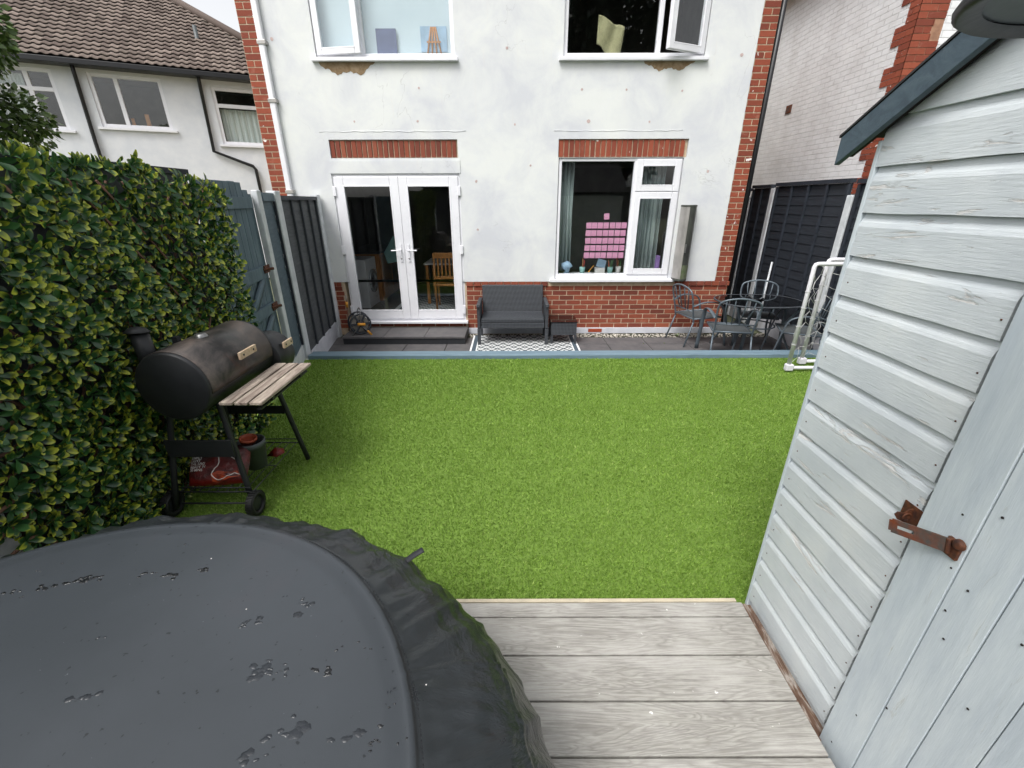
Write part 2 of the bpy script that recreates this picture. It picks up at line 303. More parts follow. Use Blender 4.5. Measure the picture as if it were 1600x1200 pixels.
# ------------------------------------------------------------------ mesh building
ORI = {}
class MB:
    def __init__(s): s.v = []; s.f = []; s.at = {}; s.sm = []; s.mi = []; s.cm = 0
    def add(s, vs, fs, smooth=False, **at):
        b = len(s.v); s.v += [tuple(v) for v in vs]; s.f += [tuple(i+b for i in f) for f in fs]; s.sm += [smooth]*len(fs); s.mi += [s.cm]*len(fs)
        for k in set(list(at)+list(s.at)):
            s.at.setdefault(k, [0.0]*b)
            a = at.get(k, 0.0); s.at[k] += list(a) if hasattr(a, '__len__') else [a]*len(vs)
        return s
    def box(s, x0, x1, y0, y1, z0, z1, mat=None, **at):
        x0, x1 = sorted((x0, x1)); y0, y1 = sorted((y0, y1)); z0, z1 = sorted((z0, z1))
        vs = [(x, y, z) for z in (z0, z1) for y in (y0, y1) for x in (x0, x1)]
        if mat is not None: vs = [tuple(mat @ Vector(v)) for v in vs]
        return s.add(vs, [(0, 2, 3, 1), (4, 5, 7, 6), (0, 1, 5, 4), (2, 6, 7, 3), (0, 4, 6, 2), (1, 3, 7, 5)], **at)
    def tube(s, pts, r, n=8, caps=True, flat=1.0, up=None):
        pts = [Vector(p) for p in pts]; rs = r if hasattr(r, '__len__') else [r]*len(pts); vs = []; pn = None
        for i, p in enumerate(pts):
            d = (pts[min(i+1, len(pts)-1)]-pts[max(i-1, 0)]).normalized()
            if pn is None:
                a = Vector(up) if up else (Vector((0, 0, 1)) if abs(d.z) < .9 else Vector((1, 0, 0))); pn = (a-d*a.dot(d)).normalized()
            else: pn = (pn-d*pn.dot(d)).normalized()
            q = d.cross(pn)
            for k in range(n):
                a = 2*math.pi*k/n; vs.append(p+(pn*math.cos(a)*flat+q*math.sin(a))*rs[i])
        fs = [(i*n+k, i*n+(k+1) % n, (i+1)*n+(k+1) % n, (i+1)*n+k) for i in range(len(pts)-1) for k in range(n)]
        if caps: fs += [tuple(range(n))[::-1], tuple((len(pts)-1)*n+k for k in range(n))]
        return s.add(vs, fs, True)
    def lathe(s, prof, n=32, mat=None, closed=False):
        vs = [(r*math.cos(2*math.pi*k/n), r*math.sin(2*math.pi*k/n), z) for r, z in prof for k in range(n)]
        if mat is not None: vs = [tuple(mat @ Vector(v)) for v in vs]
        fs = [(i*n+k, i*n+(k+1) % n, (i+1)*n+(k+1) % n, (i+1)*n+k) for i in range(len(prof)-1) for k in range(n)]
        return s.add(vs, fs, True)
    def prism(s, poly, d0, d1, axis='Y', mat=None):
        def P(u, v, d): return {'Y': (u, d, v), 'X': (d, u, v), 'Z': (u, v, d)}[axis]
        n = len(poly); vs = [P(u, v, d0) for u, v in poly]+[P(u, v, d1) for u, v in poly]
        if mat is not None: vs = [tuple(mat @ Vector(v)) for v in vs]
        fs = [tuple(range(n)), tuple(range(2*n-1, n-1, -1))]+[(i, i+n, (i+1) % n+n, (i+1) % n) for i in range(n)]
        return s.add(vs, fs)
    def build(s, name, mat, parent=None, bevel=0, loc=None, fixn=True):
        me = D.meshes.new(name); v = np.array(s.v, dtype=float)
        if parent is not None and parent in ORI: o = np.array(ORI[parent])
        elif parent is None and loc is None:
            mn, mx = v.min(0), v.max(0); o = np.array([(mn[0]+mx[0])/2, (mn[1]+mx[1])/2, mn[2]])
        else: o = np.array(loc if loc is not None else (0, 0, 0))
        me.from_pydata((v-o).tolist(), [], s.f)
        for m_ in (mat if isinstance(mat, (list, tuple)) else [mat]): me.materials.append(M[m_])
        me.polygons.foreach_set('use_smooth', s.sm); me.polygons.foreach_set('material_index', s.mi)
        for k, a in s.at.items():
            at = me.attributes.new(k, 'FLOAT', 'POINT'); at.data.foreach_set('value', a+[0.0]*(len(s.v)-len(a)))
        me.update()
        if fixn:
            import bmesh
            bm = bmesh.new(); bm.from_mesh(me); bmesh.ops.recalc_face_normals(bm, faces=bm.faces); bm.to_mesh(me); bm.free()
        ob = D.objects.new(name, me); COL.objects.link(ob)
        if bevel:
            b = ob.modifiers.new('soft edge', 'BEVEL'); b.width = bevel; b.segments = 2; b.limit_method = 'ANGLE'
        if parent is not None: ob.parent = parent; ORI[ob] = tuple(o)
        else: ob.location = (o[0], o[1], o[2]+ZO); ORI[ob] = tuple(o)
        return ob
def thing(name, label, cat, at=(0, 0, 0), group=None, local=False, rz=0):
    o = D.objects.new(name, None); COL.objects.link(o); o.location = (at[0], at[1], at[2]+ZO); o.rotation_euler.z = rz
    o.empty_display_size = .1
    o['label'] = label; o['category'] = cat
    if group: o['group'] = group
    ORI[o] = (0, 0, 0) if local else tuple(at); return o
def tag(o, label, cat, group=None):
    o['label'] = label; o['category'] = cat
    if group: o['group'] = group
    return o
def struct(o, kind='structure', label=None):
    o['kind'] = kind
    if label: o['label'] = label
    return o
def dup(root, at, rz, label, group=None):
    r = root.copy(); COL.objects.link(r); r.location = (at[0], at[1], at[2]+ZO); r.rotation_euler.z = rz; r['label'] = label
    def kids(a, b):
        for ch in list(a.children):
            c = ch.copy(); COL.objects.link(c); c.parent = b; kids(ch, c)
    kids(root, r); return r
def arc(c, r, a0, a1, n, plane='XZ'):
    out = []
    for i in range(n+1):
        a = R(a0+(a1-a0)*i/n); u, v = r*math.cos(a), r*math.sin(a)
        out.append({'XZ': (c[0]+u, c[1], c[2]+v), 'YZ': (c[0], c[1]+u, c[2]+v), 'XY': (c[0]+u, c[1]+v, c[2])}[plane])
    return out
def smoothpath(pts, n=6):
    P = [Vector(p) for p in pts]; P = [2*P[0]-P[1]]+P+[2*P[-1]-P[-2]]; out = []
    for i in range(1, len(P)-2):
        for k in range(n):
            t = k/n; a, b, c, d = P[i-1:i+3]
            out.append(.5*((2*b)+(c-a)*t+(2*a-5*b+4*c-d)*t*t+(3*b-3*c+d-a)*t**3))
    out.append(P[-2]); return out
def frame2(a, b):      # matrix with local X along a->b (horizontal), Z up, origin a
    d = Vector((b[0]-a[0], b[1]-a[1], 0)); L = d.length; d.normalize()
    return Matrix(((d.x, -d.y, 0, a[0]), (d.y, d.x, 0, a[1]), (0, 0, 1, 0), (0, 0, 0, 1))), L

def bond(mb, u0, u1, z0, z1, place, cols=.225, row=.075, j=.0125, skip=None, off=0, first=0, proud=.004):
    k = first; z = z0
    while z < z1-.02:
        zt = min(z+row-j, z1); u = u0-((k % 2)*cols/2+off) % cols
        if u > u0: u -= cols
        while u < u1:
            a, b = max(u, u0), min(u+cols-j, u1)
            if b-a > .02 and not (skip and skip((a+b)/2, (z+zt)/2)):
                vs = [place(p, q, d) for d in (0, proud) for q in (z, zt) for p in (a, b)]
                mb.add(vs, [(0, 2, 3, 1), (4, 5, 7, 6), (0, 1, 5, 4), (2, 6, 7, 3), (0, 4, 6, 2), (1, 3, 7, 5)], r=rng.random())
            u += cols
        z += row; k += 1

# ================================================================== SETTING
YW = 6.80     # outer face of the house
struct(MB().box(-60, 60, -40, 90, -2.16, -2.06).build('ground', 'ground'))
b = MB()
# patio: individual slabs over a jointing bed
struct(MB().box(-2.80, 4.12, 5.09, 6.80, -2.05, -2.012).build('patio_bed', 'joint'))
x = -2.79
while x < 4.1:
    for y0, y1 in ((5.10, 5.62), (5.63, 6.215), (6.225, 6.56)):
        b.box(x, min(x+.595, 4.115), y0, y1, -2.03, -2.0+rng.uniform(-.001, .001))
    x += .605
struct(b.build('patio_paving', 'slab', bevel=.003))
struct(MB().box(-2.47, 4.10, 4.925, 5.095, -2.0, -1.722).build('sleeper_edge', 'sleeper', bevel=.006))
struct(MB().box(-2.52, 4.10, 1.30, 4.918, -2.02, -1.768).build('lawn_base', 'turfbase'))
# ---- turf fibres
def turf():
    pts = []
    N = 420000
    y = 1.47+(4.915-1.47)*npr.random(N)**1.35
    xl = np.where(y > 3.4, -2.20-.15*(y-3.4)/1.0, -2.25); xr = 4.08
    x = xl+(xr-xl)*npr.random(N)
    keep = ~((x > 1.12) & (x > y*1.25+.9)) & (x < y*1.1+.6)
    x, y = x[keep], y[keep]; n = len(x)
    a = npr.random(n)*2*np.pi; h = .010+.012*npr.random(n); w = (.0014+.0014*npr.random(n))*(.6+.45*y/2)
    la = a+npr.normal(0, 1, n); ln = .004+.012*npr.random(n)
    v = np.zeros((n, 3, 3))
    v[:, 0] = np.stack([x-np.cos(a)*w, y-np.sin(a)*w, np.full(n, -1.769)], 1)
    v[:, 1] = np.stack([x+np.cos(a)*w, y+np.sin(a)*w, np.full(n, -1.769)], 1)
    v[:, 2] = np.stack([x+np.cos(la)*ln, y+np.sin(la)*ln-.004, -1.769+h], 1)
    me = D.meshes.new('artificial_grass'); V = v.reshape(-1, 3); 
    me.vertices.add(3*n); me.vertices.foreach_set('co', V.ravel()); me.loops.add(3*n); me.loops.foreach_set('vertex_index', np.arange(3*n, dtype=np.int32))
    me.polygons.add(n); me.polygons.foreach_set('loop_start', np.arange(0, 3*n, 3, dtype=np.int32)); me.polygons.foreach_set('loop_total', np.full(n, 3, dtype=np.int32))
    rr = np.repeat(np.clip(npr.random(n)**1.1, 0, 1), 3); at = me.attributes.new('r', 'FLOAT', 'POINT'); at.data.foreach_set('value', rr.astype(np.float32))
    me.materials.append(M['turf']); me.update(); me.validate()
    o = D.objects.new('artificial_grass', me); COL.objects.link(o); o.location.z = ZO
    struct(o, 'stuff'); o['label'] = 'bright green artificial grass lawn in front of the house'
turf()
# ---- deck
b = MB(); ys = [1.425, 1.348, 1.173, .999, .825, .651, .477, .303, .129, -.045, -.22, -.395, -.57]
for i in range(len(ys)-1):
    y1, y0 = ys[i], ys[i+1]+.006
    xr = 1.05
    vs = [(-3.2, y0, -1.722), (xr, y0, -1.722), (xr, y1, -1.722), (-3.2, y1, -1.722), (-3.2, y0, -1.70), (xr, y0, -1.70), (xr, y1, -1.70), (-3.2, y1, -1.70)]
    b.add(vs, [(0, 3, 2, 1), (4, 5, 6, 7), (0, 1, 5, 4), (2, 3, 7, 6), (0, 4, 7, 3), (1, 2, 6, 5)], r=((i*.377+.13) % 1))
struct(b.build('deck_boards', 'deck', bevel=.003))
struct(MB().box(-3.2, 1.03, -.6, 1.42, -2.05, -1.735).build('deck_frame', 'gap'))
struct(MB().box(-3.2, 1.03, 1.429, 1.447, -1.80, -1.699).build('deck_edging', 'deckedge', bevel=.002))

# ================================================================== HOUSE
house = thing('house', 'white rendered two-storey house with brick corners and white French doors', 'house', (0, 8.5, -2.0))
HX0, HX1 = -3.215, 3.155
OPS = [(-2.555, -.735, -1.80, .345), (.665, 2.42, -1.125, .545), (-2.52, -.725, 1.70, 2.95), (.675, 2.505, 1.70, 2.95),
       (-2.52, -.745, .548, .775), (.655, 2.455, .548, .775)]
def wall(mb, x0, x1, z0, z1, ops, y0, y1):
    xs = sorted({x0, x1, *[o[0] for o in ops], *[o[1] for o in ops]}); zs = sorted({z0, z1, *[o[2] for o in ops], *[o[3] for o in ops]})
    xs = [v for v in xs if x0 <= v <= x1]; zs = [v for v in zs if z0 <= v <= z1]
    inside = lambda x, z: any(o[0] < x < o[1] and o[2] < z < o[3] for o in ops)
    for i in range(len(xs)-1):
        for k in range(len(zs)-1):
            if inside((xs[i]+xs[i+1])/2, (zs[k]+zs[k+1])/2): continue
            for y in (y0, y1): mb.add([(xs[i], y, zs[k]), (xs[i+1], y, zs[k]), (xs[i+1], y, zs[k+1]), (xs[i], y, zs[k+1])], [(0, 1, 2, 3)])
    for o in ops+[(x0, x1, z0, z1)]:
        a, c, e, g = max(o[0], x0), min(o[1], x1), max(o[2], z0), min(o[3], z1)
        mb.add([(a, y0, e), (c, y0, e), (c, y0, g), (a, y0, g), (a, y1, e), (c, y1, e), (c, y1, g), (a, y1, g)], [(0, 1, 5, 4), (1, 2, 6, 5), (2, 3, 7, 6), (3, 0, 4, 7)])
b = MB(); wall(b, HX0, HX1, -1.163, 3.6, OPS, YW-.018, YW+.20); b.build('rendered_wall', 'render', house, fixn=False)
# structural brick core behind plinth and piers
b = MB(); wall(b, -3.44, 3.375, -2.02, -1.166, [(-2.60, -.735, -1.80, -.9)], YW, YW+.2); b.box(-3.44, HX0-.002, YW, YW+.22, -1.163, 3.6); b.box(HX1+.002, 3.375, YW, YW+.22, -1.163, 3.6)
b.box(-3.44, -3.42, YW+.23, YW+7, -2.02, 3.6); b.box(3.355, 3.375, YW+.23, YW+7, -2.02, 3.6); b.build('brick_backing', 'mortar', house, fixn=False)
pf = lambda u, z, d: (u, YW-d, z)
for a_, c_ in ((-.705, 3.37), (-3.43, -2.635)):
    b = MB(); bond(b, a_, c_, -1.90, -1.235, pf, first=1); b.build('brick_plinth', 'brick', house)
for a_, c_ in ((-.705, .56), (2.54, 3.39), (-3.43, -2.66)):       # projecting header course
    b = MB(); x = a_
    while x < c_-.03: b.box(x, min(x+.106, c_), YW-.022, YW-.0005, -1.232, -1.167, r=rng.random()); x += .1165
    b.build('header_course', 'brick', house, bevel=.003)
b = MB(); bond(b, -3.435, -3.222, -1.163, 3.6, pf, off=.012); bond(b, 3.162, 3.372, -1.163, 3.6, pf, off=.10)
bond(b, YW+.01, YW+2.6, -1.9, 3.6, lambda u, z, d: (3.375+d, u, z)); bond(b, YW+.01, YW+1.2, -1.9, 3.6, lambda u, z, d: (-3.44-d, u, z)); b.build('corner_brickwork', 'brickp', house)
# soldier lintels
for x0, x1 in ((-2.515, -.750), (.660, 2.450)):
    b = MB(); x = x0+.004
    MB().box(x0, x1, YW+.012, YW+.10, .55, .772).build('lintel_mortar', 'mortar', house)
    while x < x1-.03:
        w = .0585+rng.uniform(-.004, .003); b.box(x, min(x+w, x1), YW+rng.uniform(-.006, -.001), YW+.02, .556+rng.uniform(0, .004), .764+rng.uniform(-.004, .004), r=rng.random()); x += .0735
    b.build('soldier_lintel', 'brickp' if x0 > 0 else 'brick', house, bevel=.002)
# white base strip, air brick, brick strip under the door threshold
MB().box(-.70, 3.36, YW-.02, YW-.001, -2.0, -1.905).build('white_base', 'white', house, bevel=.004)
b = MB(); bond(b, -2.58, -.74, -1.875, -1.81, pf, proud=.004); b.build('threshold_brick', 'brick', house)
b = MB(); b.box(1.24, 1.46, YW-.025, YW-.021, -1.975, -1.92)
for i in range(9):
    for k in range(2): b.box(1.25+i*.0235, 1.262+i*.0235, YW-.027, YW-.0251, -1.968+k*.024, -1.952+k*.024)
b.build('air_brick', 'terra', house)
# flat bands, cracks and raised lines in the render
for x0, x1, z in ((-2.63, -.62, .872), (.585, 2.35, .872)):
    b = MB(); p = [(x0+(x1-x0)*i/24, YW-.018, z+rng.uniform(-.006, .006)) for i in range(25)]; b.tube(p, [.003+rng.uniform(0, .003) for _ in p], 5); b.build('render_ridge', 'render', house)
b = MB()
for x0, x1, z in ((-2.47, -.77, .352),): b.box(x0-.09, x1+.05, YW-.026, YW-.0185, z+.004, z+.165)
b.build('render_band', 'render', house)
def ragged(x0, x1, zt, zb, n=70):
    top = [(x1, zt), (x0, zt)]; out = []
    for i in range(n+1):
        t = i/n; e = math.sin(math.pi*min(1, max(0, t)))**.5; out.append((x0+(x1-x0)*t, zt-(zt-zb)*e*(.88+.34*noise.noise(Vector((t*5, zb*9, 0)))+.22*noise.noise(Vector((t*17, zb*5, 3)))+.05*rng.random())))
    return [(x0, zt)]+out[1:-1]+[(x1, zt)]
for x0, x1, zb in ((-2.50, -1.76, 1.52), (1.72, 2.40, 1.55)):
    MB().prism(ragged(x0, x1, 1.672, zb), YW-.0215, YW-.0186).build('bare_render_patch', 'dirt', house)
for x, z, r in ((-1.22, 1.37, .014), (-2.13, .99, .013), (-1.27, .99, .015), (.94, 1.35, .016), (1.53, 1.345, .014), (2.27, 1.33, .013), (1.05, .985, .024), (1.88, .975, .014), (-.05, 1.8, .018), (2.98, 1.72, .02), (-.50, .25, .018), (.27, .45, .014), (2.78, .37, .018), (-3.05, 1.9, .02), (.05, .95, .014), (-.5, -.4, .016)):
    MB().prism([(x+r*(.8+.4*rng.random())*math.cos(a*math.pi/5), z+r*(.8+.4*rng.random())*math.sin(a*math.pi/5)) for a in range(10)], YW-.0205, YW-.0186).build('filled_hole', 'fill', house)
# downpipe beside the left brick corner
b = MB(); b.box(-3.205, -3.13, YW-.085, YW-.02, -1.1, 3.6); dp = b.build('white_downpipe', 'upvc', house, bevel=.012)
for z in (1.20, 1.83, .1): MB().box(-3.215, -3.105, YW-.095, YW-.019, z, z+.045).build('pipe_bracket', 'awng', dp, bevel=.004)
MB().tube([(3.42, YW+.02, -1.9), (3.42, YW+.02, 3.6)], .035).build('black_downpipe', 'gut', house)

def rect_frame(mb, x0, x1, z0, z1, y0, y1, w, wb=None):
    wb = wb or w
    mb.box(x0, x0+w, y0, y1, z0, z1); mb.box(x1-w, x1, y0, y1, z0, z1); mb.box(x0+w, x1-w, y0, y1, z1-w, z1); mb.box(x0+w, x1-w, y0, y1, z0, z0+wb)
def sash(parent, x0, x1, z0, z1, yf, w=.075, hinge=None, ang=0, name='sash'):
    b = MB(); rect_frame(b, x0, x1, z0, z1, yf, yf+.06, w)
    g = MB().box(x0+w-.008, x1-w+.008, yf+.022, yf+.028, z0+w-.008, z1-w+.008)
    gb = MB(); rect_frame(gb, x0+w-.012, x1-w+.012, z0+w-.012, z1-w+.012, yf-.002, yf+.012, .016)
    if ang:
        hx = x1 if hinge == 'R' else x0; Mx = Matrix.Translation((hx, yf+.03, 0)) @ Matrix.Rotation(R(ang), 4, 'Z') @ Matrix.Translation((-hx, -yf-.03, 0))
        for q in (b, g, gb): q.v = [tuple(Mx @ Vector(v)) for v in q.v]
    s_ = b.build(name, 'upvc', parent, bevel=.008)
    g.build('pane', 'glass', s_); gb.build('glazing_bead', 'upvc', s_, bevel=.004); return s_
def window(label, x0, x1, z0, z1, ztop):
    b = MB(); rect_frame(b, x0, x1, z0, z1, YW+.03, YW+.10, .05); return b.build('window_frame', 'upvc', house, bevel=.005)
# upper windows (tops are above the picture)
for (x0, x1) in ((-2.52, -.725), (.675, 2.505)):
    b = MB(); rect_frame(b, x0, x1, 1.70, 2.95, YW+.02, YW+.09, .055)
    xm = x0+.60 if x0 < 0 else x1-.60
    b.box(xm-.03, xm+.03, YW+.02, YW+.09, 1.755, 2.895)
    f = b.build('window_frame', 'upvc', house, bevel=.006); f['label'] = 'upper window frame with a side sash standing ajar'
    MB().box(x0-.055, x1+.04, YW-.075, YW+.12, 1.655, 1.698).build('window_sill', 'upvc', f, bevel=.006)
    if x0 < 0:
        MB().box(xm+.03, x1-.055, YW+.05, YW+.056, 1.755, 2.895).build('pane', 'glass', f)
        sash(house, x0+.02, xm+.01, 1.73, 2.92, YW-.02, .075, 'L', -7, 'open_sash')
    else:
        MB().box(x0+.055, xm-.03, YW+.05, YW+.056, 1.755, 2.895).build('pane', 'glass', f)
        sash(house, xm-.01, x1-.02, 1.73, 2.92, YW-.02, .075, 'R', 24, 'open_sash')
# lower window
b = MB(); rect_frame(b, .675, 2.415, -1.12, .54, YW+.0, YW+.07, .04, .07); b.box(1.74, 1.80, YW+.0, YW+.07, -1.05, .50); b.box(1.80, 2.375, YW, YW+.07, .085, .125)
f = b.build('window_frame', 'upvc', house, bevel=.006); f['label'] = 'ground-floor window frame with one large pane and two sashes'
MB().box(.715, 1.74, YW+.03, YW+.036, -1.05, .50).build('pane', 'glass', f)
MB().box(.585, 2.50, YW-.08, YW+.12, -1.165, -1.123).build('window_sill', 'upvc', f, bevel=.006)
sash(house, 1.775, 2.40, .110, .525, YW-.02, .085, name='top_sash'); sash(house, 1.775, 2.40, -1.06, .103, YW-.02, .085, name='lower_sash')
# French doors
b = MB(); rect_frame(b, -2.555, -.735, -1.775, .345, YW+.0, YW+.07, .05, .04); f = b.build('door_frame', 'upvc', house, bevel=.005)
MB().box(-2.60, -.70, YW-.085, YW+.12, -1.812, -1.777).build('threshold', 'upvc', f, bevel=.004)
XM = -1.628
for x0, x1 in ((-2.525, XM+.012), (XM-.0+.014, -.765)):
    b = MB(); yf = YW-.02; rect_frame(b, x0, x1, -1.745, .315, yf, yf+.065, .125, .135); dl = b.build('door_leaf', 'upvc', house, bevel=.008)
    MB().box(x0+.115, x1-.115, yf+.025, yf+.031, -1.63, .20).build('pane', 'glass', dl)
    gb = MB(); rect_frame(gb, x0+.108, x1-.108, -1.622, .205, yf-.003, yf+.015, .022); gb.build('glazing_bead', 'upvc', dl, bevel=.005)
    left = x0 < -2; hx = x1-.055 if left else x0+.06; dr = -1 if left else 1
    b = MB(); b.box(hx-.016, hx+.016, yf-.012, yf-.0005, -.86, -.60); b.tube([(hx, yf-.012, -.685), (hx, yf-.055, -.685), (hx+dr*.02, yf-.062, -.687), (hx+dr*.135, yf-.062, -.690)], .010, 8)
    hd = b.build('door_handle', 'upvc', dl, bevel=.003); b = MB(); b.lathe([(.0, 0), (.012, 0), (.012, .004), (0, .004)], 12, Matrix.Translation((hx, yf-.0121, -.81)) @ Matrix.Rotation(R(90), 4, 'X')); b.build('keyhole', 'steel', hd)
    ex = x0-.012 if left else x1+.012
    for z in (.06, -.75, -1.66): MB().box(ex-.022, ex+.022, yf-.022, yf-.0005, z, z+.13).build('hinge', 'upvc', dl, bevel=.006)
# rooms behind the glass
b = MB(); 
for x0, x1, z0, z1, d in ((-3.2, -.2, -1.80, .62, 3.4), (.05, 3.1, -1.80, .62, 3.2), (-3.2, -.2, .9, 3.3, 3), (.05, 3.1, .9, 3.3, 3)):
    y0, y1 = YW+.205, YW+d; b.cm = 0
    b.add([(x0, y0, z0), (x1, y0, z0), (x1, y1, z0), (x0, y1, z0), (x0, y0, z1), (x1, y0, z1), (x1, y1, z1), (x0, y1, z1)], [(0, 1, 2, 3), (4, 7, 6, 5), (2, 6, 7, 3), (0, 3, 7, 4), (1, 5, 6, 2)])
b.build('room_interior', 'room', house, fixn=False)
MB().box(-3.3, 3.3, YW+3.5, YW+3.6, -2, 3.6).build('inner_wall', 'room', house)
b = MB(); b.prism([(-3.7, 3.45), (3.65, 3.45), (0, 6.2)], YW-.3, YW+7.2); rf = b.build('roof', 'tile', house)

def curtain(x0, x1, y, z0, z1, folds, mat, label, w=.03):
    n = folds*8; vs = []; fs = []
    for i in range(n+1):
        t = i/n; xx = x0+(x1-x0)*t; yy = y+w*math.sin(t*folds*2*math.pi)+.008*math.sin(t*31)
        vs += [(xx, yy, z0), (xx+.01*math.sin(t*17), yy, (z0+z1)/2), (xx, yy, z1)]
        if i: a = (i-1)*3; fs += [(a, a+3, a+4, a+1), (a+1, a+4, a+5, a+2)]
    o = MB().add(vs, fs, True).build('curtain', mat); s = o.modifiers.new('cloth', 'SOLIDIFY'); s.thickness = .003
    return tag(o, label, 'curtain')
curtain(.70, .93, YW+.24, -1.04, .56, 4, 'curtain', 'narrow grey green curtain bunched beside the pink notes')
curtain(1.80, 2.28, YW+.24, -1.12, .56, 7, 'curtain', 'wide grey green curtain behind the two small window sashes')
o = MB().box(-2.45, -.79, YW+.105, YW+.111, 1.76, 2.93).build('roller_blind', 'blind'); tag(o, 'pale blue blind drawn down behind the upper window', 'blind')
tag(MB().box(-1.74, -1.48, YW+.065, YW+.080, 1.756, 2.03).build('blue_folder', 'navy'), 'dark blue folder standing on the upstairs window ledge', 'folder')
e = thing('wooden_easel', 'small wooden easel leaning at the upstairs window ledge', 'easel', (-1.0, YW+.15, 1.756))
b = MB(); 
for dx in (-.09, -.03, .03, .09): b.tube([(-1.0+dx, YW+.085, 1.76), (-1.0+dx*.3, YW+.085, 2.05)], .011, 6)
b.box(-1.09, -.91, YW+.072, YW+.08, 1.88, 1.90); b.build('easel_frame', 'oak', e); MB().box(-1.17, -.83, YW+.094, YW+.10, 1.79, 2.06).build('drawing_board', 'blu', e)
# towel hanging inside the upper window at the right
vs = []; fs = []; n = 14
for i in range(n+1):
    for k in range(n+1):
        u, v = i/n, k/n; vs.append((1.12+.34*u-.05*v*u, YW+.09+.02*math.sin(u*11+v*3), 2.17-.11*u*1.3-.36*v*(.85+.3*u)+.015*math.sin(u*9)))
        if i and k: a = (i-1)*(n+1)+k-1; fs.append((a, a+n+1, a+n+2, a+1))
o = MB().add(vs, fs, True).build('towel', 'cloth'); s = o.modifiers.new('cloth', 'SOLIDIFY'); s.thickness = .012; tag(o, 'beige towel hung up inside the upper window', 'towel')
# pink sticky notes on the inside of the large pane
first = None; NG = 'pink sticky notes in rows on the window'
rows = [(-.350, 1.115, 7), (-.457, 1.110, 7), (-.567, 1.112, 7), (-.672, 1.110, 7), (-.778, 1.106, 7)]
ORD = ['leftmost', 'second', 'third', 'fourth', 'fifth', 'sixth', 'rightmost']; RWN = ['top', 'second', 'middle', 'fourth', 'bottom']
for ri, (z, x0, n) in enumerate(rows):
    for i in range(7):
        if (n == 6 and i == (2 if z > -.6 else 3)): continue
        cx = x0+.04+i*.0865+(.0 if i < 4 else .004)+rng.uniform(-.003, .003)
        if first is None:
            b = MB(); b.add([(-.039, 0, -.042), (.039, 0, -.042), (.039, 0, .042), (-.039, 0, .042), (-.039, .002, -.042), (.039, .002, -.042), (.039, .002, .042), (-.039, .002, .042)], [(0, 1, 2, 3), (7, 6, 5, 4), (0, 4, 5, 1), (2, 6, 7, 3), (0, 3, 7, 4), (1, 5, 6, 2)])
            first = b.build('sticky_note', 'pinkn', loc=(0, 0, 0)); o = first
        else: o = first.copy(); COL.objects.link(o)
        o.location = (cx, YW+.0375, z+ZO); o.rotation_euler.y = R(rng.uniform(-3, 3)); tag(o, f'pink note, {ORD[i]} in the {RWN[ri]} row of the block on the big pane', 'note', NG)
o = first.copy(); COL.objects.link(o); o.location = (1.41, YW+.0375, -.225+ZO); tag(o, 'single pink note stuck alone above the block of notes', 'note', NG)
# objects on the inner window ledge
MB().box(.62, 2.47, YW+.10, YW+.34, -1.115, -1.075).build('inner_ledge', 'upvc', house)
LZ = -1.074
def pot(x, y, r, h, mat, label, n, name='pencil_pot', cols=('red', 'grn', 'oak')):
    t = thing(name, label, 'pot', (x, y, LZ)); b = MB(); b.lathe([(0, 0), (r*.8, 0), (r, h), (r*.9, h), (r*.7, .01), (0, .01)], 20, Matrix.Translation((x, y, LZ))); b.build('cup', mat, t)
    for i in range(n):
        a = rng.random()*6.28; q = r*.5; MB().tube([(x+q*math.cos(a)*.4, y+q*math.sin(a)*.4, LZ+.015), (x+q*1.7*math.cos(a), y+q*1.7*math.sin(a), LZ+h*1.7+rng.random()*.06)], .005, 6).build('pencil', cols[i % 3], t)
pot(1.12, YW+.20, .045, .10, 'teal', 'small teal pot of pencils second along the window ledge', 3)
pot(1.56, YW+.20, .045, .10, 'teal', 'teal pot with red and green pencils in front of the pane', 6)
pot(1.69, YW+.20, .042, .11, 'wht', 'pale pot of pencils at the end of the ledge by the sash', 3)
b = MB(); b.v = []
tag(MB().box(1.32, 1.47, YW+.15, YW+.25, LZ, LZ+.09).build('white_box', 'wht', bevel=.004), 'small white box under the tilted blue card', 'box')
tag(MB().box(-.07, .07, -.005, .005, 0, .13, Matrix.Translation((1.40, YW+.19, LZ+.092)) @ Matrix.Rotation(R(18), 4, 'Y') @ Matrix.Rotation(R(-20), 4, 'X')).build('greeting_card', 'blu'), 'pale blue card tilted on the small white box', 'card')
b = MB(); b.lathe([(0, 0), (.05, 0), (.03, .05), (.06, .09), (.09, .12), (.075, .16), (.03, .19), (0, .2)], 16, Matrix.Translation((.86, YW+.14, LZ)))
b.v = [(v[0]+.012*math.sin(v[2]*90), v[1], v[2]) for v in b.v]; tag(b.build('cloth_flower', 'blu'), 'pale blue ruffled ornament at the curtain end of the ledge', 'ornament')
tag(MB().tube(smoothpath([(1.22, YW+.2, LZ+.02), (1.24, YW+.2, LZ+.05), (1.30, YW+.21, LZ+.12)]), .008).build('highlighter_pen', 'yel'), 'yellow green pen leaning beside the small teal pot', 'pen')
tag(MB().box(2.26, 2.33, YW+.16, YW+.24, -1.10, -.80).build('purple_bottle', 'lilac', bevel=.02), 'purple bottle standing at the right edge of the curtain', 'bottle')
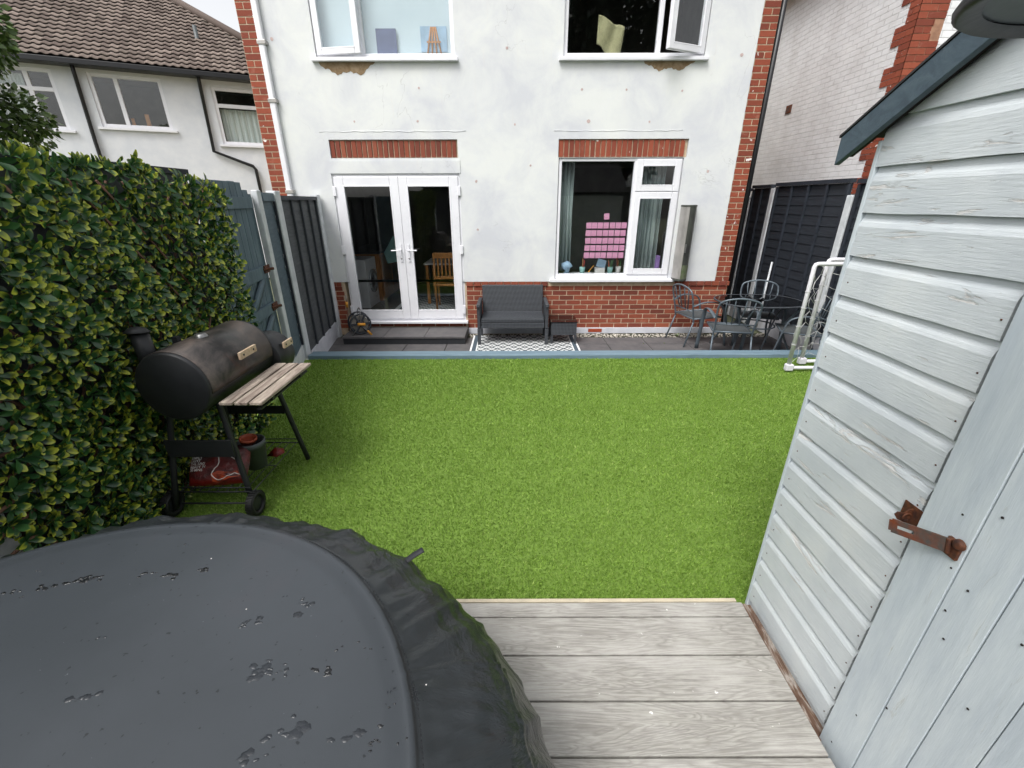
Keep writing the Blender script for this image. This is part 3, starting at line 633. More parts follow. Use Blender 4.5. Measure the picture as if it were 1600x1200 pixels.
# kitchen seen through the doors
t = thing('washing_machine', 'white washing machine with round door inside the house', 'washing machine', (-2.75, 8.1, -1.80))
MB().box(-3.15, -2.56, 7.75, 8.35, -1.80, -.95).build('cabinet', 'upvc', t, bevel=.01)
Mx = Matrix.Translation((-2.559, 8.05, -1.35)) @ Matrix.Rotation(R(90), 4, 'Y')
b = MB(); b.lathe([(.12, 0), (.21, 0), (.21, .03), (.14, .04), (.12, .0)], 28, Mx); b.build('door_ring', 'chrome', t); b = MB(); b.lathe([(0, .03), (.08, .025), (.12, .005)], 28, Mx); b.build('door_glass', 'smoke', t)
t = thing('kitchen_cupboard', 'brown wooden kitchen cupboard beyond the washing machine', 'cupboard', (-2.7, 9.2, -1.80))
MB().box(-3.15, -2.5, 8.4, 9.9, -1.8, -.92).build('carcass', 'oak', t, bevel=.005); MB().box(-3.17, -2.46, 8.38, 9.9, -.918, -.88).build('worktop', 'slabd', t)
b = MB(); b.box(-2.499, -2.48, 8.45, 9.1, -1.72, -.98); b.box(-2.499, -2.48, 9.15, 9.8, -1.72, -.98); b.build('cupboard_door', 'oak', t, bevel=.004)
t = thing('slat_back_chair', 'light oak slat-back dining chair behind the glass doors', 'chair', (-1.13, 7.75, -1.80))
for x, y, h in ((-1.32, 7.55, .98), (-.95, 7.55, .98), (-1.34, 7.97, .43), (-.93, 7.97, .43)): MB().tube([(x, y, -1.80), (x, y-.0*h, -1.80+h)], .02, 6).build('leg', 'oak', t)
MB().box(-1.36, -.91, 7.54, 8.0, -1.37, -1.335).build('seat', 'oak', t, bevel=.01); b = MB(); b.box(-1.32, -.95, 7.535, 7.565, -.90, -.81); b.box(-1.32, -.95, 7.54, 7.56, -1.25, -1.20)
for i in range(5): b.box(-1.27+i*.065, -1.24+i*.065, 7.543, 7.557, -1.20, -.90)
b.build('backrest', 'oak', t, bevel=.004)
tag(MB().box(-2.1, -.4, 7.2, 8.7, -1.799, -1.79).build('indoor_rug', 'rug'), 'pale patterned rug on the floor behind the glass doors', 'rug')
t = thing('kitchen_table', 'pale dining table behind the oak chair', 'table', (-1.1, 8.4, -1.80)); MB().box(-1.6, -.5, 8.05, 8.85, -1.08, -1.05).build('tabletop', 'wht', t)
for x in (-1.55, -.55):
    for y in (8.1, 8.8): MB().box(x-.025, x+.025, y-.025, y+.025, -1.80, -1.081).build('leg', 'oak', t)
tag(MB().prism([(-2.4, -.9), (-2.2, -.6), (-2.05, -.75), (-2.1, -1.05), (-2.35, -1.1)], 8.42, 8.46).build('hanging_cloth', 'teal'), 'green tea towel hanging over the cupboard edge', 'towel')

# ================================================================== LEFT NEIGHBOUR
P0 = Vector((-9.88, 11, 0)); dv = Vector((3.72, 1.8, 0)).normalized(); nv = Vector((-dv.y, dv.x, 0))
NM = Matrix(((dv.x, nv.x, 0, P0.x), (dv.y, nv.y, 0, P0.y), (0, 0, 1, 0), (0, 0, 0, 1)))
nh = thing('neighbouring_house', 'white rendered house with brown tiled roof beyond the hedge', 'house', (-8, 13.5, -2.0))
b = MB(); WN = [(.68, 2.0, 1.56, 2.6), (2.97, 4.1, 1.31, 2.53), (-1.0, .10, 1.46, 2.60)]
wall(b, -4, 5.0, -2.0, 2.78, WN, .0, .22); b.box(4.78, 5.0, .22, 6, -2, 2.78); b.v = [tuple(NM @ Vector(v)) for v in b.v]; b.build('wall', 'nrend', nh, fixn=False)
b = MB(); b.box(-3.9, 4.7, 1.6, 1.65, -2, 2.66, NM); b.box(-3.9, 4.7, .221, 1.65, 2.661, 2.70, NM); b.build('inner_wall', 'room', nh)
# tiled roof: hip, real rolls
b = MB(); pitch = R(35); tw, tl = .16, .20
EX0, EX1 = -4.4, 5.3
rowi = 0; s0 = -.30
while rowi < 30:
    b0 = s0+rowi*tl*math.cos(pitch); b1 = b0+tl*math.cos(pitch)*1.08
    xmax = EX1-(b0-s0)*1.0; xmin = EX0
    xx = xmin
    while xx < xmax:
        vs = []; N = 5; w = min(tw, xmax-xx+.0)
        for k in range(N+1):
            t = k/N; hh = .022*(math.sin(math.pi*min(1, t/.62)) if t < .62 else -.25*math.sin(math.pi*(t-.62)/.38))
            for (bb, lift) in ((b0, .022), (b0, .0), (b1, .0)):
                z = 2.77+(bb-s0)*math.tan(pitch)+hh+lift*(1 if bb == b0 else 0) + (.030 if bb == b0 else 0)
                vs.append(NM @ Vector((xx+w*t, bb, z if lift or bb == b1 else z-.0)))
        fs = []
        for k in range(N): a = k*3; fs += [(a, a+3, a+4, a+1), (a, a+2, a+5, a+3)]
        b.add(vs, fs, True, r=rng.random()); xx += tw
    rowi += 1
bl = b.build('roof', 'tile', nh, fixn=False)
b = MB(); A = NM @ Vector((EX1+.02, s0-.02, 2.83)); B = NM @ Vector((EX1-5.0, s0+5.0, 2.83+5.0*math.tan(pitch))); b.tube([A, B], .09, 8); b.build('hip_tiles', 'tile', bl)
b = MB(); b.add([NM @ Vector(p) for p in ((EX1, s0, 2.76), (EX1-4.9, s0+4.9, 2.76+4.9*math.tan(pitch)), (EX1, 7, 2.76), (EX0, s0+.02, 2.735), (EX1, s0+.02, 2.735), (EX1-4.9, s0+4.9, 2.70+4.9*math.tan(pitch)), (EX0, s0+4.9, 2.70+4.9*math.tan(pitch)))], [(0, 1, 2), (3, 4, 5, 6)]); b.build('roof_underlay', 'slabd', nh, fixn=False)
b = MB(); b.box(EX0, EX1, s0-.06, s0+.02, 2.66, 2.76, NM); b.box(EX0, EX1, s0+.02, -.001, 2.66, 2.70, NM); b.build('gutter', 'gut', nh, bevel=.01)
b = MB(); p = [(.50, -.07, 2.7), (.50, -.05, 2.5), (.45, -.05, 1.2), (.45, -.05, -1.9)]
for pp in ([(.54, -.2, 2.68), (.50, -.06, 2.45), (.47, -.06, 1.25), (.47, -.06, -1.9)], [(2.79, -.2, 2.68), (2.77, -.06, 2.5), (2.73, -.06, 1.14), (3.52, -.06, .83), (3.57, -.06, .75), (3.58, -.06, -1.9)]):
    b.tube([NM @ Vector(q) for q in pp], .038, 8)
b.build('drain_pipe', 'gut', nh)
for i, (x0, x1, z0, z1) in enumerate(WN):
    b = MB(); xs_ = x0+(x1-x0)*(.36 if i == 0 else .5 if i == 1 else .6)
    for q in ((x0, x0+.07, z0, z1), (x1-.07, x1, z0, z1), (x0+.07, x1-.07, z1-.07, z1), (x0+.07, x1-.07, z0, z0+.07)): b.box(q[0], q[1], .03, .09, q[2], q[3], NM)
    if i != 1: b.box(xs_-.04, xs_+.04, .03, .09, z0+.07, z1-.07, NM)
    if i != 0: b.box(x0+.07, x1-.07, .025, .085, z1-.42, z1-.34, NM)
    w = b.build('window', 'upvc', nh, bevel=.006); MB().box(x0+.06, x1-.06, .055, .061, z0+.06, z1-.06, NM).build('pane', 'glass', w); MB().box(x0-.08, x1+.08, -.06, .10, z0-.05, z0-.002, NM).build('sill', 'upvc', w)
for j, (x0, x1, z1) in enumerate(((3.05, 4.05, 2.1), (-.95, -.45, 2.5))):
    vs = []; fs = []; n = 40
    for i in range(n+1):
        t = i/n; yy = .20+.025*math.sin(t*50); vs += [NM @ Vector((x0+(x1-x0)*t, yy, z)) for z in ((1.33 if j == 0 else 1.5), z1)]
        if i: a = (i-1)*2; fs.append((a, a+2, a+3, a+1))
    MB().add(vs, fs, True).build('net_curtain', 'net', nh)
Mv = NM @ Matrix.Translation((2.85, 1.0, 2.75+1.3*math.tan(pitch)))
b = MB(); b.lathe([(.045, -.2), (.045, .3), (0, .3)], 12, Mv); b.build('roof_vent_pipe', 'potg', nh)
b = MB(); 
for i in range(2): b.box(1.18+i*.28, 1.24+i*.30, .3, .34, 1.62, 1.80+.10*i, NM)
b.build('ledge_ornaments', 'oak', nh)

# ================================================================== RIGHT NEIGHBOUR
rn = thing('neighbouring_house', 'white painted brick house side with toothed red brick corner', 'house', (7.5, 9, -2.0))
NX = 5.15
b = MB(); b.box(NX, 10, 6.82, 13, -2.05, 3.6); b.build('wall', 'wbrick', rn)
b = MB(); row = 0; z = -1.95; 
while z < 3.55:
    tooth = (row//3) % 2; d = .34 if tooth else .19; d2 = .34 if not tooth else .20
    k = row % 2
    u = 0
    for (a, c) in (((0, .105), (.115, d)) if k else ((0, d-.0),)) if d < .3 else (((0, .215), (.225, d)) if k else ((0, .105), (.115, d))):
        vs = [(NX-e, 6.812+p, q) for e in (0, .012) for q in (z, z+.065) for p in (a, c)]; b.add(vs, [(0, 2, 3, 1), (4, 5, 7, 6), (0, 1, 5, 4), (2, 6, 7, 3), (0, 4, 6, 2), (1, 3, 7, 5)], r=rng.random())
    for (a, c) in (((-.012, .10), (.11, d2)) if not k else ((-.012, .205), (.215, d2))):
        b.box(NX+a, NX+c, 6.808, 6.822, z, z+.065, r=rng.random())
    z += .075; row += 1
b.build('corner_bricks', 'brickp', rn)
b = MB(); b.box(NX-.006, NX+.34, 6.814, 6.818, -2, 3.6); b.box(NX-.005, NX-.001, 6.816, 6.98, -2, 3.6); b.build('corner_mortar', 'dmortar', rn)
b = MB(); b.box(NX-.16, 10.2, 6.6, 13, 3.48, 3.52); b.box(NX-.26, NX-.16, 6.55, 13, 3.42, 3.53); b.build('eaves_gutter', 'upvc', rn)
b = MB(); b.prism([(NX-.2, 3.62), (10.3, 3.62), (7.7, 5.5)], 6.5, 13.2); b.build('roof', 'tile', rn)
b = MB(); b.box(NX-.012, NX-.001, 9.25, 9.42, 1.47, 1.60); 
for i in range(3): b.box(NX-.02, NX-.0121, 9.27+i*.05, 9.29+i*.05, 1.48, 1.59)
b.build('rusty_vent', 'rust', rn)

# ================================================================== FENCES
def lap_panel(mb, L, z0, z1, side=-1, n=14, y=0):
    h = (z1-z0)/n
    for i in range(n):
        z = z0+i*h; a = .012*side
        mb.add([(0, y, z-.012), (L, y, z-.012+rng.uniform(-.004, .004)), (L, y+a, z-.012), (0, y+a, z-.012), (0, y, z+h), (L, y, z+h), (L, y+a*.25, z+h), (0, y+a*.25, z+h)][:], [(0, 1, 2, 3), (4, 7, 6, 5), (3, 2, 6, 7), (0, 4, 5, 1), (0, 3, 7, 4), (1, 5, 6, 2)])
        for q in range(8): pass
def xf(mb, m): mb.v = [tuple(m @ Vector(v)) for v in mb.v]; return mb
FP = [(-2.385, 4.40), (-2.545, 5.03), (-2.80, 6.70)]
PG = 'white concrete posts of the left fence'
for (x, y), lab, z0, zt in zip(FP, ('white concrete fence post between blue gate and narrow blue panel', 'white concrete fence post between narrow blue panel and charcoal panel', 'white concrete fence post standing against the house wall by the hose reel'), (-1.78, -1.78, -2.03), (.095, .10, .08)):
    b = MB(); w = .055 if y > 4.6 else .035; b.box(x-(.05 if y > 4.6 else .03), x+(.05 if y > 4.6 else .03), y-w, y+w, z0, zt); tag(b.build('fence_post', 'post', bevel=.008), lab, 'post', PG)
m2, L2 = frame2((FP[0][0], FP[0][1]+.045), (FP[1][0], FP[1][1]-.06))
t = thing('lap_fence', 'narrow slate blue lap fence panel between two white posts', 'fence panel', ((FP[0][0]+FP[1][0])/2, 4.7, -1.78))
b = MB(); lap_panel(b, L2, -1.58, .0, -1, 12); xf(b, m2).build('lap_boards', 'bluelap', t, fixn=False); MB().box(0, L2, -.03, .02, .0, .075, m2).build('top_board', 'blue', t)
MB().box(0, L2, -.02, .03, -1.78, -1.592, m2).build('gravel_board', 'post', t)
MB().box(L2-.035, L2-.002, -.035, -.013, -1.59, .0, m2).build('batten', 'blackt', t)
m3, L3 = frame2((FP[1][0], FP[1][1]+.06), (FP[2][0], FP[2][1]-.06))
t = thing('lap_fence', 'charcoal lap fence panel with upright battens next to the house', 'fence panel', (-2.67, 5.85, -2.0))
b = MB(); lap_panel(b, L3, -1.74, .013, -1, 15); xf(b, m3).build('lap_boards', 'grey', t, fixn=False)
for i in range(5): MB().box(L3*i/4*.97+.005, L3*i/4*.97+.04, -.036, -.013, -1.75, .01, m3).build('batten', 'greyt', t, bevel=.003)
MB().box(0, L3, -.045, .03, .012, .055, m3).build('capping', 'greyt', t); MB().box(0, L3, -.022, .028, -2.03, -1.756, m3).build('gravel_board', 'white', t)
# gate
g = thing('garden_gate', 'slate blue boarded gate with diagonal brace beside the leafy screen', 'gate', (-2.30, 3.9, -1.75))
mg, Lg = frame2((-2.25, 3.35), (-2.40, 4.29)); b = MB(); nb = 8; w = Lg/nb
for i in range(nb): b.box(i*w+.003, (i+1)*w-.003, .0, .02, -1.72, .155-.004*(nb-i)*.2-(.06 if i == nb-1 else 0)+rng.uniform(-.004, .004), mg)
b.build('boards', 'blue', g, bevel=.003)
for z0, z1 in ((-.06, .035), (-.68, -.57), (-1.02, -.92), (-1.62, -1.53)): MB().box(.0, Lg-.01, -.03, -.001, z0, z1, mg).build('rail', 'blue', g, bevel=.004)
b = MB(); b.tube([mg @ Vector((.12, -.018, -1.50)), mg @ Vector((Lg-.10, -.018, -1.05))], .05, 4, flat=.25, up=(1, 0, 0)); b.tube([mg @ Vector((.30, -.018, -1.02)), mg @ Vector((Lg-.12, -.018, -.68))], .05, 4, flat=.25, up=(1, 0, 0)); b.build('brace', 'blue', g)
for z in (-.60, -.96):
    b = MB(); p = mg @ Vector((Lg-.05, -.06, z)); b.tube([p-Vector((.02, .07, 0)), p, p+Vector((.03, .03, .0))], .014, 8); b.box(Lg-.11, Lg+.02, -.045, -.031, z-.035, z+.035, mg); b.build('latch', 'rustd', g, bevel=.003)
MB().box(.0, .18, -.036, -.0305, -.035, .01, mg).build('strap_hinge', 'rust', g)
MB().box(Lg+.005, Lg+.075, .004, .06, -1.78, .06, mg).build('gate_jamb', 'bluelap', g, bevel=.004)
# fence behind the leafy screen
mh, Lh = frame2((-2.10, .3), (-2.24, 3.36))
t = thing('lap_fence', 'dark weathered fence panel behind the leafy screen', 'fence panel', (-2.2, 1.9, -1.78))
b = MB(); lap_panel(b, Lh, -1.78, .17, -1, 15, .05); xf(b, mh).build('lap_boards', 'greyt', t, fixn=False); MB().box(0, Lh, .02, .09, .171, .205, mh).build('capping', 'blackt', t)
# white board at the near end of the screen
t = thing('white_board', 'white painted upright board at the near end of the leafy screen', 'board', (-2.07, 1.15, -1.75))
MB().box(-2.135, -2.115, .55, 1.44, -1.75, -.2).build('board', 'post', t, bevel=.004); MB().box(-2.1145, -2.09, 1.13, 1.18, -1.75, -1.2).build('edge_strip', 'greyt', t)

# right-hand fence
RX = 4.17
for (y, zt, lab) in ((8.15, .055, 'white concrete post at the far end of the black fence'), (7.45, .16, 'tall white concrete post behind the glass patio table'), (5.72, .045, 'white concrete post of the black fence behind the football goal')):
    tag(MB().box(RX-.05, RX+.05, y-.05, y+.05, -2.03, zt).build('fence_post', 'post', bevel=.008), lab, 'post', 'white concrete posts of the black fence')
def rpanel(y0, y1, zt, lab, n):
    m_, L = frame2((RX, y1), (RX, y0)); t = thing('lap_fence', lab, 'fence panel', (RX, (y0+y1)/2, -2.0)); b = MB(); lap_panel(b, L, -1.70, zt-.03, 1, 15); xf(b, m_)
    b.v = [(2*RX-v[0], v[1], v[2]) if v[0] > RX else v for v in b.v]; b.build('lap_boards', 'black', t, fixn=False)
    for i in range(n): MB().box(RX-.042, RX-.0125, y0+.01+(y1-y0-.06)*i/(n-1), y0+.05+(y1-y0-.06)*i/(n-1), -1.72, zt-.035, r=0).build('batten', 'blackt', t, bevel=.003)
    MB().box(RX-.05, RX+.03, y0, y1, zt-.028, zt+.02).build('capping', 'blackt', t); MB().box(RX-.02, RX+.03, y0, y1, -2.03, -1.712).build('gravel_board', 'white', t)
rpanel(5.78, 7.39, .215, 'black lap fence panel behind the patio table', 5); rpanel(7.51, 8.09, .20, 'narrow black lap fence panel nearer the side passage', 3); rpanel(8.21, 9.9, .16, 'black fence panel deep in the side passage', 4)
rpanel(3.9, 5.66, .2, 'black lap fence panel hidden mostly by the shed', 5)
tag(MB().box(3.39, RX-.06, 9.0, 9.05, -2.0, .25).build('passage_gate', 'blackt'), 'black gate closing the side passage', 'gate')
tag(MB().tube([(4.03, 6.9, -2.0), (4.08, 6.95, -.90)], .014).build('grey_pole', 'post'), 'thin grey pole leaning on the black fence by the table', 'pole')

# ================================================================== LEAFY SCREEN
hs_ = thing('leafy_screen', 'expanding screen of artificial variegated leaves fixed along the fence', 'leaf screen', (-2.1, 2.4, -1.75))
HA, HB = Vector((-2.03, 1.33, 0)), Vector((-2.12, 3.40, 0))
def leaves(mb, p, d, up, L, Wd, r, y, curl):
    d = d.normalized(); sd_ = d.cross(up).normalized(); nn = sd_.cross(d).normalized(); vs = []; T = []
    prof = (.16, .34, .66, .94, 1.0, .78, .25); n = len(prof)
    for i, wv in enumerate(prof):
        t = i/(n-1); tt = t**.9; c = p+d*L*tt+nn*(-curl*L*tt*tt); w = Wd*wv
        vs += [c-sd_*w+nn*w*.35, c, c+sd_*w+nn*w*.35]; T += [t, t*.8, t]
    fs = []
    for i in range(n-1): a = i*3; fs += [(a, a+1, a+4, a+3), (a+1, a+2, a+5, a+4)]
    mb.add(vs, fs, True, t=T, r=r, y=y)
b = MB(); tw_ = MB(); step = .050
rows_ = int(1.98/step); cols_ = int(2.10/step)
for i in range(-1, cols_+1):
    for k in range(rows_+1):
        s = (i+(.5 if k % 2 else 0)+rng.uniform(-.35, .35))/cols_; z = -1.76+(k+rng.uniform(-.35, .35))*step
        ztop = .235-.115*s+.03*math.sin(s*13)+.02*math.sin(s*31)
        if z > ztop: continue
        edge = (z+1.75)/1.9
        if s < .025-.06*edge: continue
        q = HA.lerp(HB, min(1.02, s)); bulge = .03*math.sin(s*9+z*3)+.02*math.sin(z*7+s*21)
        q = Vector((q.x-.06+bulge+rng.uniform(-.02, .04), q.y, z))
        n_ = rng.choice((4, 5, 5, 6)); ph = rng.random()*6.28; yv = rng.random()
        ax = Vector((1, rng.uniform(-.35, .35), rng.uniform(-.35, .25))).normalized()
        u = ax.orthogonal().normalized(); v = ax.cross(u)
        for j in range(n_):
            a = ph+j*6.28/n_+rng.uniform(-.4, .4); op = rng.uniform(.45, 1.25)
            d = ax*math.cos(op)+(u*math.cos(a)+v*math.sin(a))*math.sin(op)
            leaves(b, q+ax*rng.uniform(0, .035), d, ax if abs(d.dot(ax)) < .97 else u, rng.uniform(.050, .076), rng.uniform(.0115, .0165), rng.random(), min(1, max(0, .30+.5*yv+rng.uniform(-.25, .25))), rng.uniform(-.1, .35))
for i in range(26):     # sprigs standing above the top edge
    s = rng.random(); q = HA.lerp(HB, s); q = Vector((q.x-.05+rng.uniform(-.04, .06), q.y, .21-.11*s))
    for j in range(4):
        d = Vector((rng.uniform(-.5, .8), rng.uniform(-.6, .6), rng.uniform(.3, 1))); leaves(b, q, d, Vector((1, .2, .1)), rng.uniform(.06, .085), .015, rng.random(), rng.random(), .2)
b.build('leaves', 'leaf', hs_, fixn=False)
for i in range(16):
    for sg in (1, -1):
        y0 = 1.30+i*.16-.3; pts = []
        a = Vector((-2.125, y0, -1.74 if sg > 0 else .1)); bb = Vector((-2.18, y0+1.4, .1 if sg > 0 else -1.74))
        lo = max(0, (1.36-y0)/1.4); hi = min(1, (3.38-y0)/1.4)
        if hi > lo: tw_.tube([a.lerp(bb, lo), a.lerp(bb, hi)], .007, 5)
for i in range(14): z = -1.62+i*.095; tw_.tube([(-2.04, 1.27+.02*(i % 3), z), (-2.09, 1.60, z+.012)], .008, 6)
tw_.build('willow_lattice', 'twig', hs_)

# ================================================================== TREES
def tree(label, cx, cy, cz, rx, ry, rz, nl, mat, size, trunk, kind, seed, name='leafy_tree'):
    rg = random.Random(seed); t = thing(name, label, 'tree', (cx, cy, -2.05)); b = MB()
    if trunk:
        tb = MB(); tb.tube(smoothpath([(cx, cy, -2.05), (cx+.05, cy, cz-.6*rz), (cx-.05, cy+.05, cz+.4*rz)]), [.12*rx]*6+[.07*rx]*6+[.02*rx], 8)
        for i in range(9):
            a = rg.random()*6.28; z = cz-rz*.6+rz*rg.random(); tb.tube([(cx, cy, z), (cx+rx*.45*math.cos(a), cy+ry*.45*math.sin(a), z+rz*.25), (cx+rx*.8*math.cos(a), cy+ry*.8*math.sin(a), z+rz*.3)], [.04*rx, .02*rx, .008*rx], 5)
        tb.build('trunk', 'bark', t)
    cl = [(Vector((rg.gauss(0, .5), rg.gauss(0, .5), rg.gauss(0, .5))), rg.uniform(.16, .34)) for _ in range(34)]
    cl = [(c.normalized()*min(c.length, .85), r) for c, r in cl]
    for i in range(nl):
        c, r = cl[rg.randrange(len(cl))]; o = Vector((rg.gauss(0, 1), rg.gauss(0, 1), rg.gauss(0, 1))).normalized()*r*rg.random()**.4
        q = c+o; p = Vector((cx+q.x*rx, cy+q.y*ry, cz+q.z*rz)); d = Vector((o.x+rg.uniform(-.3, .3), o.y+rg.uniform(-.3, .3), o.z-.1)); 
        if d.length < .01: continue
        d.normalize(); up = Vector((rg.gauss(0, 1), rg.gauss(0, 1), rg.gauss(0, 1))); sd_ = d.cross(up).normalized(); L = size*rg.uniform(.7, 1.3); w = L*.32
        b.add([p, p+d*L*.5-sd_*w, p+d*L, p+d*L*.5+sd_*w], [(0, 1, 2, 3)], False, t=.2, r=rg.random(), y=.5)
    b.build('crown', mat, t, fixn=False)
tree('bushy green tree growing over the fence behind the leafy screen', -5.78, 4.75, 1.15, 1.25, 1.15, 1.35, 26000, 'tleaf', .075, True, 'tree', 3)
# behind the viewer: what the panes mirror
for i, (x, y, h) in enumerate(((2.4, -9, 12.5), (5.4, -9.5, 14), (8.6, -8.5, 12))):
    tree(('tall dark conifer far behind the deck', 'tallest dark conifer in the row behind the deck', 'broad dark conifer at the end of the back row')[i], x, y, h*.5-1, 2.1, 1.7, h*.55, 15000, 'cleaf', .34, True, 'tree', 20+i, 'conifer_tree')
gr_ = thing('garden_room', 'low anthracite boarded garden room behind the deck', 'garden room', (1, -3.6, -1.75))
b = MB(); wall(b, -3.2, 5.2, -1.75, .45, [(-.9, -.1, -.9, .1), (.1, .9, -.9, .1), (1.1, 1.9, -.9, .1), (2.1, 2.9, -.9, .1)], -3.4, -3.5); b.box(-3.2, 5.2, -5.5, -5.4, -1.75, .45); b.build('wall', 'garden', gr_, fixn=False)
MB().box(-3.4, 5.4, -5.7, -3.15, .452, .55).build('roof', 'felt', gr_); MB().box(-3.4, 5.4, -3.148, -3.12, .43, .62).build('fascia', 'post', gr_)
tag(MB().box(-2.3, -2.25, -3.3, .28, -1.75, .1).build('garden_fence', 'greyt'), 'dark boarded fence running beside the deck', 'fence')

# ================================================================== SHED
SX = 1.116; SB = -1.76; slope = .55; 
sh = thing('garden_shed', 'pale blue painted timber shed with flaking weatherboards', 'shed', (2.0, .3, -1.75))
lineZ = lambda y: .118+slope*(1.577-y)      # underside of roof along the gable
b = MB(); pz = .1285; z = -.038-13*pz
def bd(y0, y1, z, zt0, zt1):
    # one shiplap board, extruded along Y; profile from bottom edge upwards
    prof = [(0, .0), (.016, .0), (.016, .004), (.0155, .088), (.012, .100), (.006, .112), (.0035, .1285), (0, .1285)]
    ns = 10; vs = []
    for i in range(ns+1):
        y = y0+(y1-y0)*i/ns; wob = .0012*math.sin(y*9+z*40)+.0008*math.sin(y*23+z*17)
        vs += [(SX-px-(.003 if px > .015 else 0)*0, y, min(z+pq+(wob if pq < .01 else 0), lineZ(y)+.02)) for px, pq in prof]
    n = len(prof); fs = [(i*n+k, i*n+(k+1) % n, (i+1)*n+(k+1) % n, (i+1)*n+k) for i in range(ns) for k in range(n)]+[tuple(range(n)), tuple(ns*n+k for k in range(n))]
    return vs, fs
for i in range(26):
    zz = z+i*pz
    if zz < SB-.1: continue
    ylim = 1.452 if zz < .1 else 1.577-(zz-.118)/slope
    y_near = .931 if zz < .12 else -.6
    if ylim-y_near > .05: b.add(*bd(y_near, min(1.452, ylim), zz, 0, 0))
b.build('weatherboards', 'clad', sh)
b = MB(); b.box(SX-.017, SX+.05, 1.4535, 1.470, -1.76, .16); b.build('corner_trim', 'doorp', sh, bevel=.003)
b = MB(); b.box(SX+.001, 2.9, 1.40, 1.45, -1.76, .1); b.box(2.85, 2.9, -.9, 1.40, -1.76, .1); b.box(SX+.001, SX+.03, -.9, .0, -1.76, .1); b.box(SX+.002, SX+.03, .918, 1.399, -1.76, .1); b.box(SX+.001, 2.85, -.9, -.85, -1.76, .1); b.build('shed_walls', 'clad', sh)
b = MB(); b.box(1.066, 1.13, .90, 1.46, -1.80, -1.752); b.build('rotten_base_rail', 'rot', sh)
MB().box(SX-.006, SX-.001, .905, .9305, -1.76, .115).build('door_gap_shade', 'gap', sh)  # dark strip standing in for the shade between siding and door
b = MB(); b.prism([(1.44, .10), (1.44, .17), (.27, .81), (-.9, .17), (-.9, .10)], SX+.002, SX+.02, 'X'); b.build('gable', 'clad', sh)
# door: vertical tongue and groove boards, opening from y=.915
dx = SX-.027
dr = MB(); ye = [.9165, .785, .679, .575, .47, .365, .26, .155, .02]
for i in range(len(ye)-1): dr.box(dx-(.004 if i == 0 else .0015*(i%2)), dx+.022, ye[i+1]+.003, ye[i]-(.004 if i == 0 else 0), SB-.03, .11)
door = dr.build('door', 'doorp', sh, bevel=.0015); MB().box(dx+.008, dx+.018, .03, .914, SB-.02, .10).build('door_backing', 'gap', door)
for y, zz in ((.735, -.58), (.725, -.61), (.63, -.84), (.625, -.875), (.77, -.95), (.83, -.70), (.76, -.65), (.84, -1.5), (.78, -1.36), (.87, -1.7), (.66, -.65), (.75, -.86), (.80, -.84), (.745, -1.02), (.64, -1.12)):
    b = MB(); b.lathe([(0, .0), (.0032, 0), (.0026, .0015), (0, .002)], 8, Matrix.Translation((dx-.0032, y, zz)) @ Matrix.Rotation(R(-90), 4, 'Y')); b.build('nail_hole', 'gap', door)
for i in range(2, 15):
    zz = -.038+(.045)-i*pz
    for y in (1.425, .945):
        if zz > SB: b = MB(); b.lathe([(0, 0), (.0025, 0), (.002, .0015), (0, .002)], 8, Matrix.Translation((SX-.0162, y, zz)) @ Matrix.Rotation(R(-90), 4, 'Y')); b.build('nail_head', 'rustd', sh)
# hasp swung open
hz = -.785; hp = Vector((dx-.016, .818, hz))
hb = MB(); dirh = Vector((-.075, .128, -.026)).normalized(); upv = Vector((0, -.02, 1)).normalized(); nh_ = dirh.cross(upv).normalized(); upv = nh_.cross(dirh)
Mh = Matrix(((dirh.x, nh_.x, upv.x, hp.x), (dirh.y, nh_.y, upv.y, hp.y), (dirh.z, nh_.z, upv.z, hp.z), (0, 0, 0, 1)))
def plate(mb, L, h, slot, t=.0018):
    x0, x1, s0_, s1 = 0, L, slot[0], slot[1]; hs2 = .005
    for q in ((x0, s0_, -h, h), (s1, x1-.006, -h, h), (s0_, s1, hs2, h), (s0_, s1, -h, -hs2)): mb.box(q[0], q[1], -t, t, q[2], q[3], Mh)
    mb.box(x1-.006, x1, -t, t, -h+.005, h-.005, Mh)
plate(hb, .118, .0205, (.066, .100)); hb.build('hasp', 'rust', door, bevel=.0006)
hb = MB(); hb.tube([Mh @ Vector((0, 0, -.020)), Mh @ Vector((0, 0, .020))], .006, 8); hb.box(dx-.012, dx-.003, .796, .831, hz-.028, hz+.020); hb.lathe([(0, .012), (.009, .011), (.013, .007), (.0145, .0)], 12, Matrix.Translation((dx-.010, .801, hz+.018)) @ Matrix.Rotation(R(-90), 4, 'Y'))
hb.build('hasp_hinge', 'rustd', door, bevel=.001)
b = MB(); c = (SX-.018, .946, -.800); b.box(c[0]-.003, c[0]+.001, c[1]-.026, c[1]+.030, c[2]-.034, c[2]+.030); b.prism([(-.004, -.03), (.03, -.018), (.040, -.004), (.034, .006), (.02, .004), (.012, .018), (-.004, .024)], -.0022, .0022, 'Y', Matrix.Translation(c) @ Matrix.Rotation(R(165), 4, 'Z')); b.tube(arc((c[0]-.014, c[1]-.002, c[2]-.004), .011, 0, 300, 12, 'XZ'), .0025, 6); b.build('hasp_staple', 'rustd', sh, bevel=.0006)
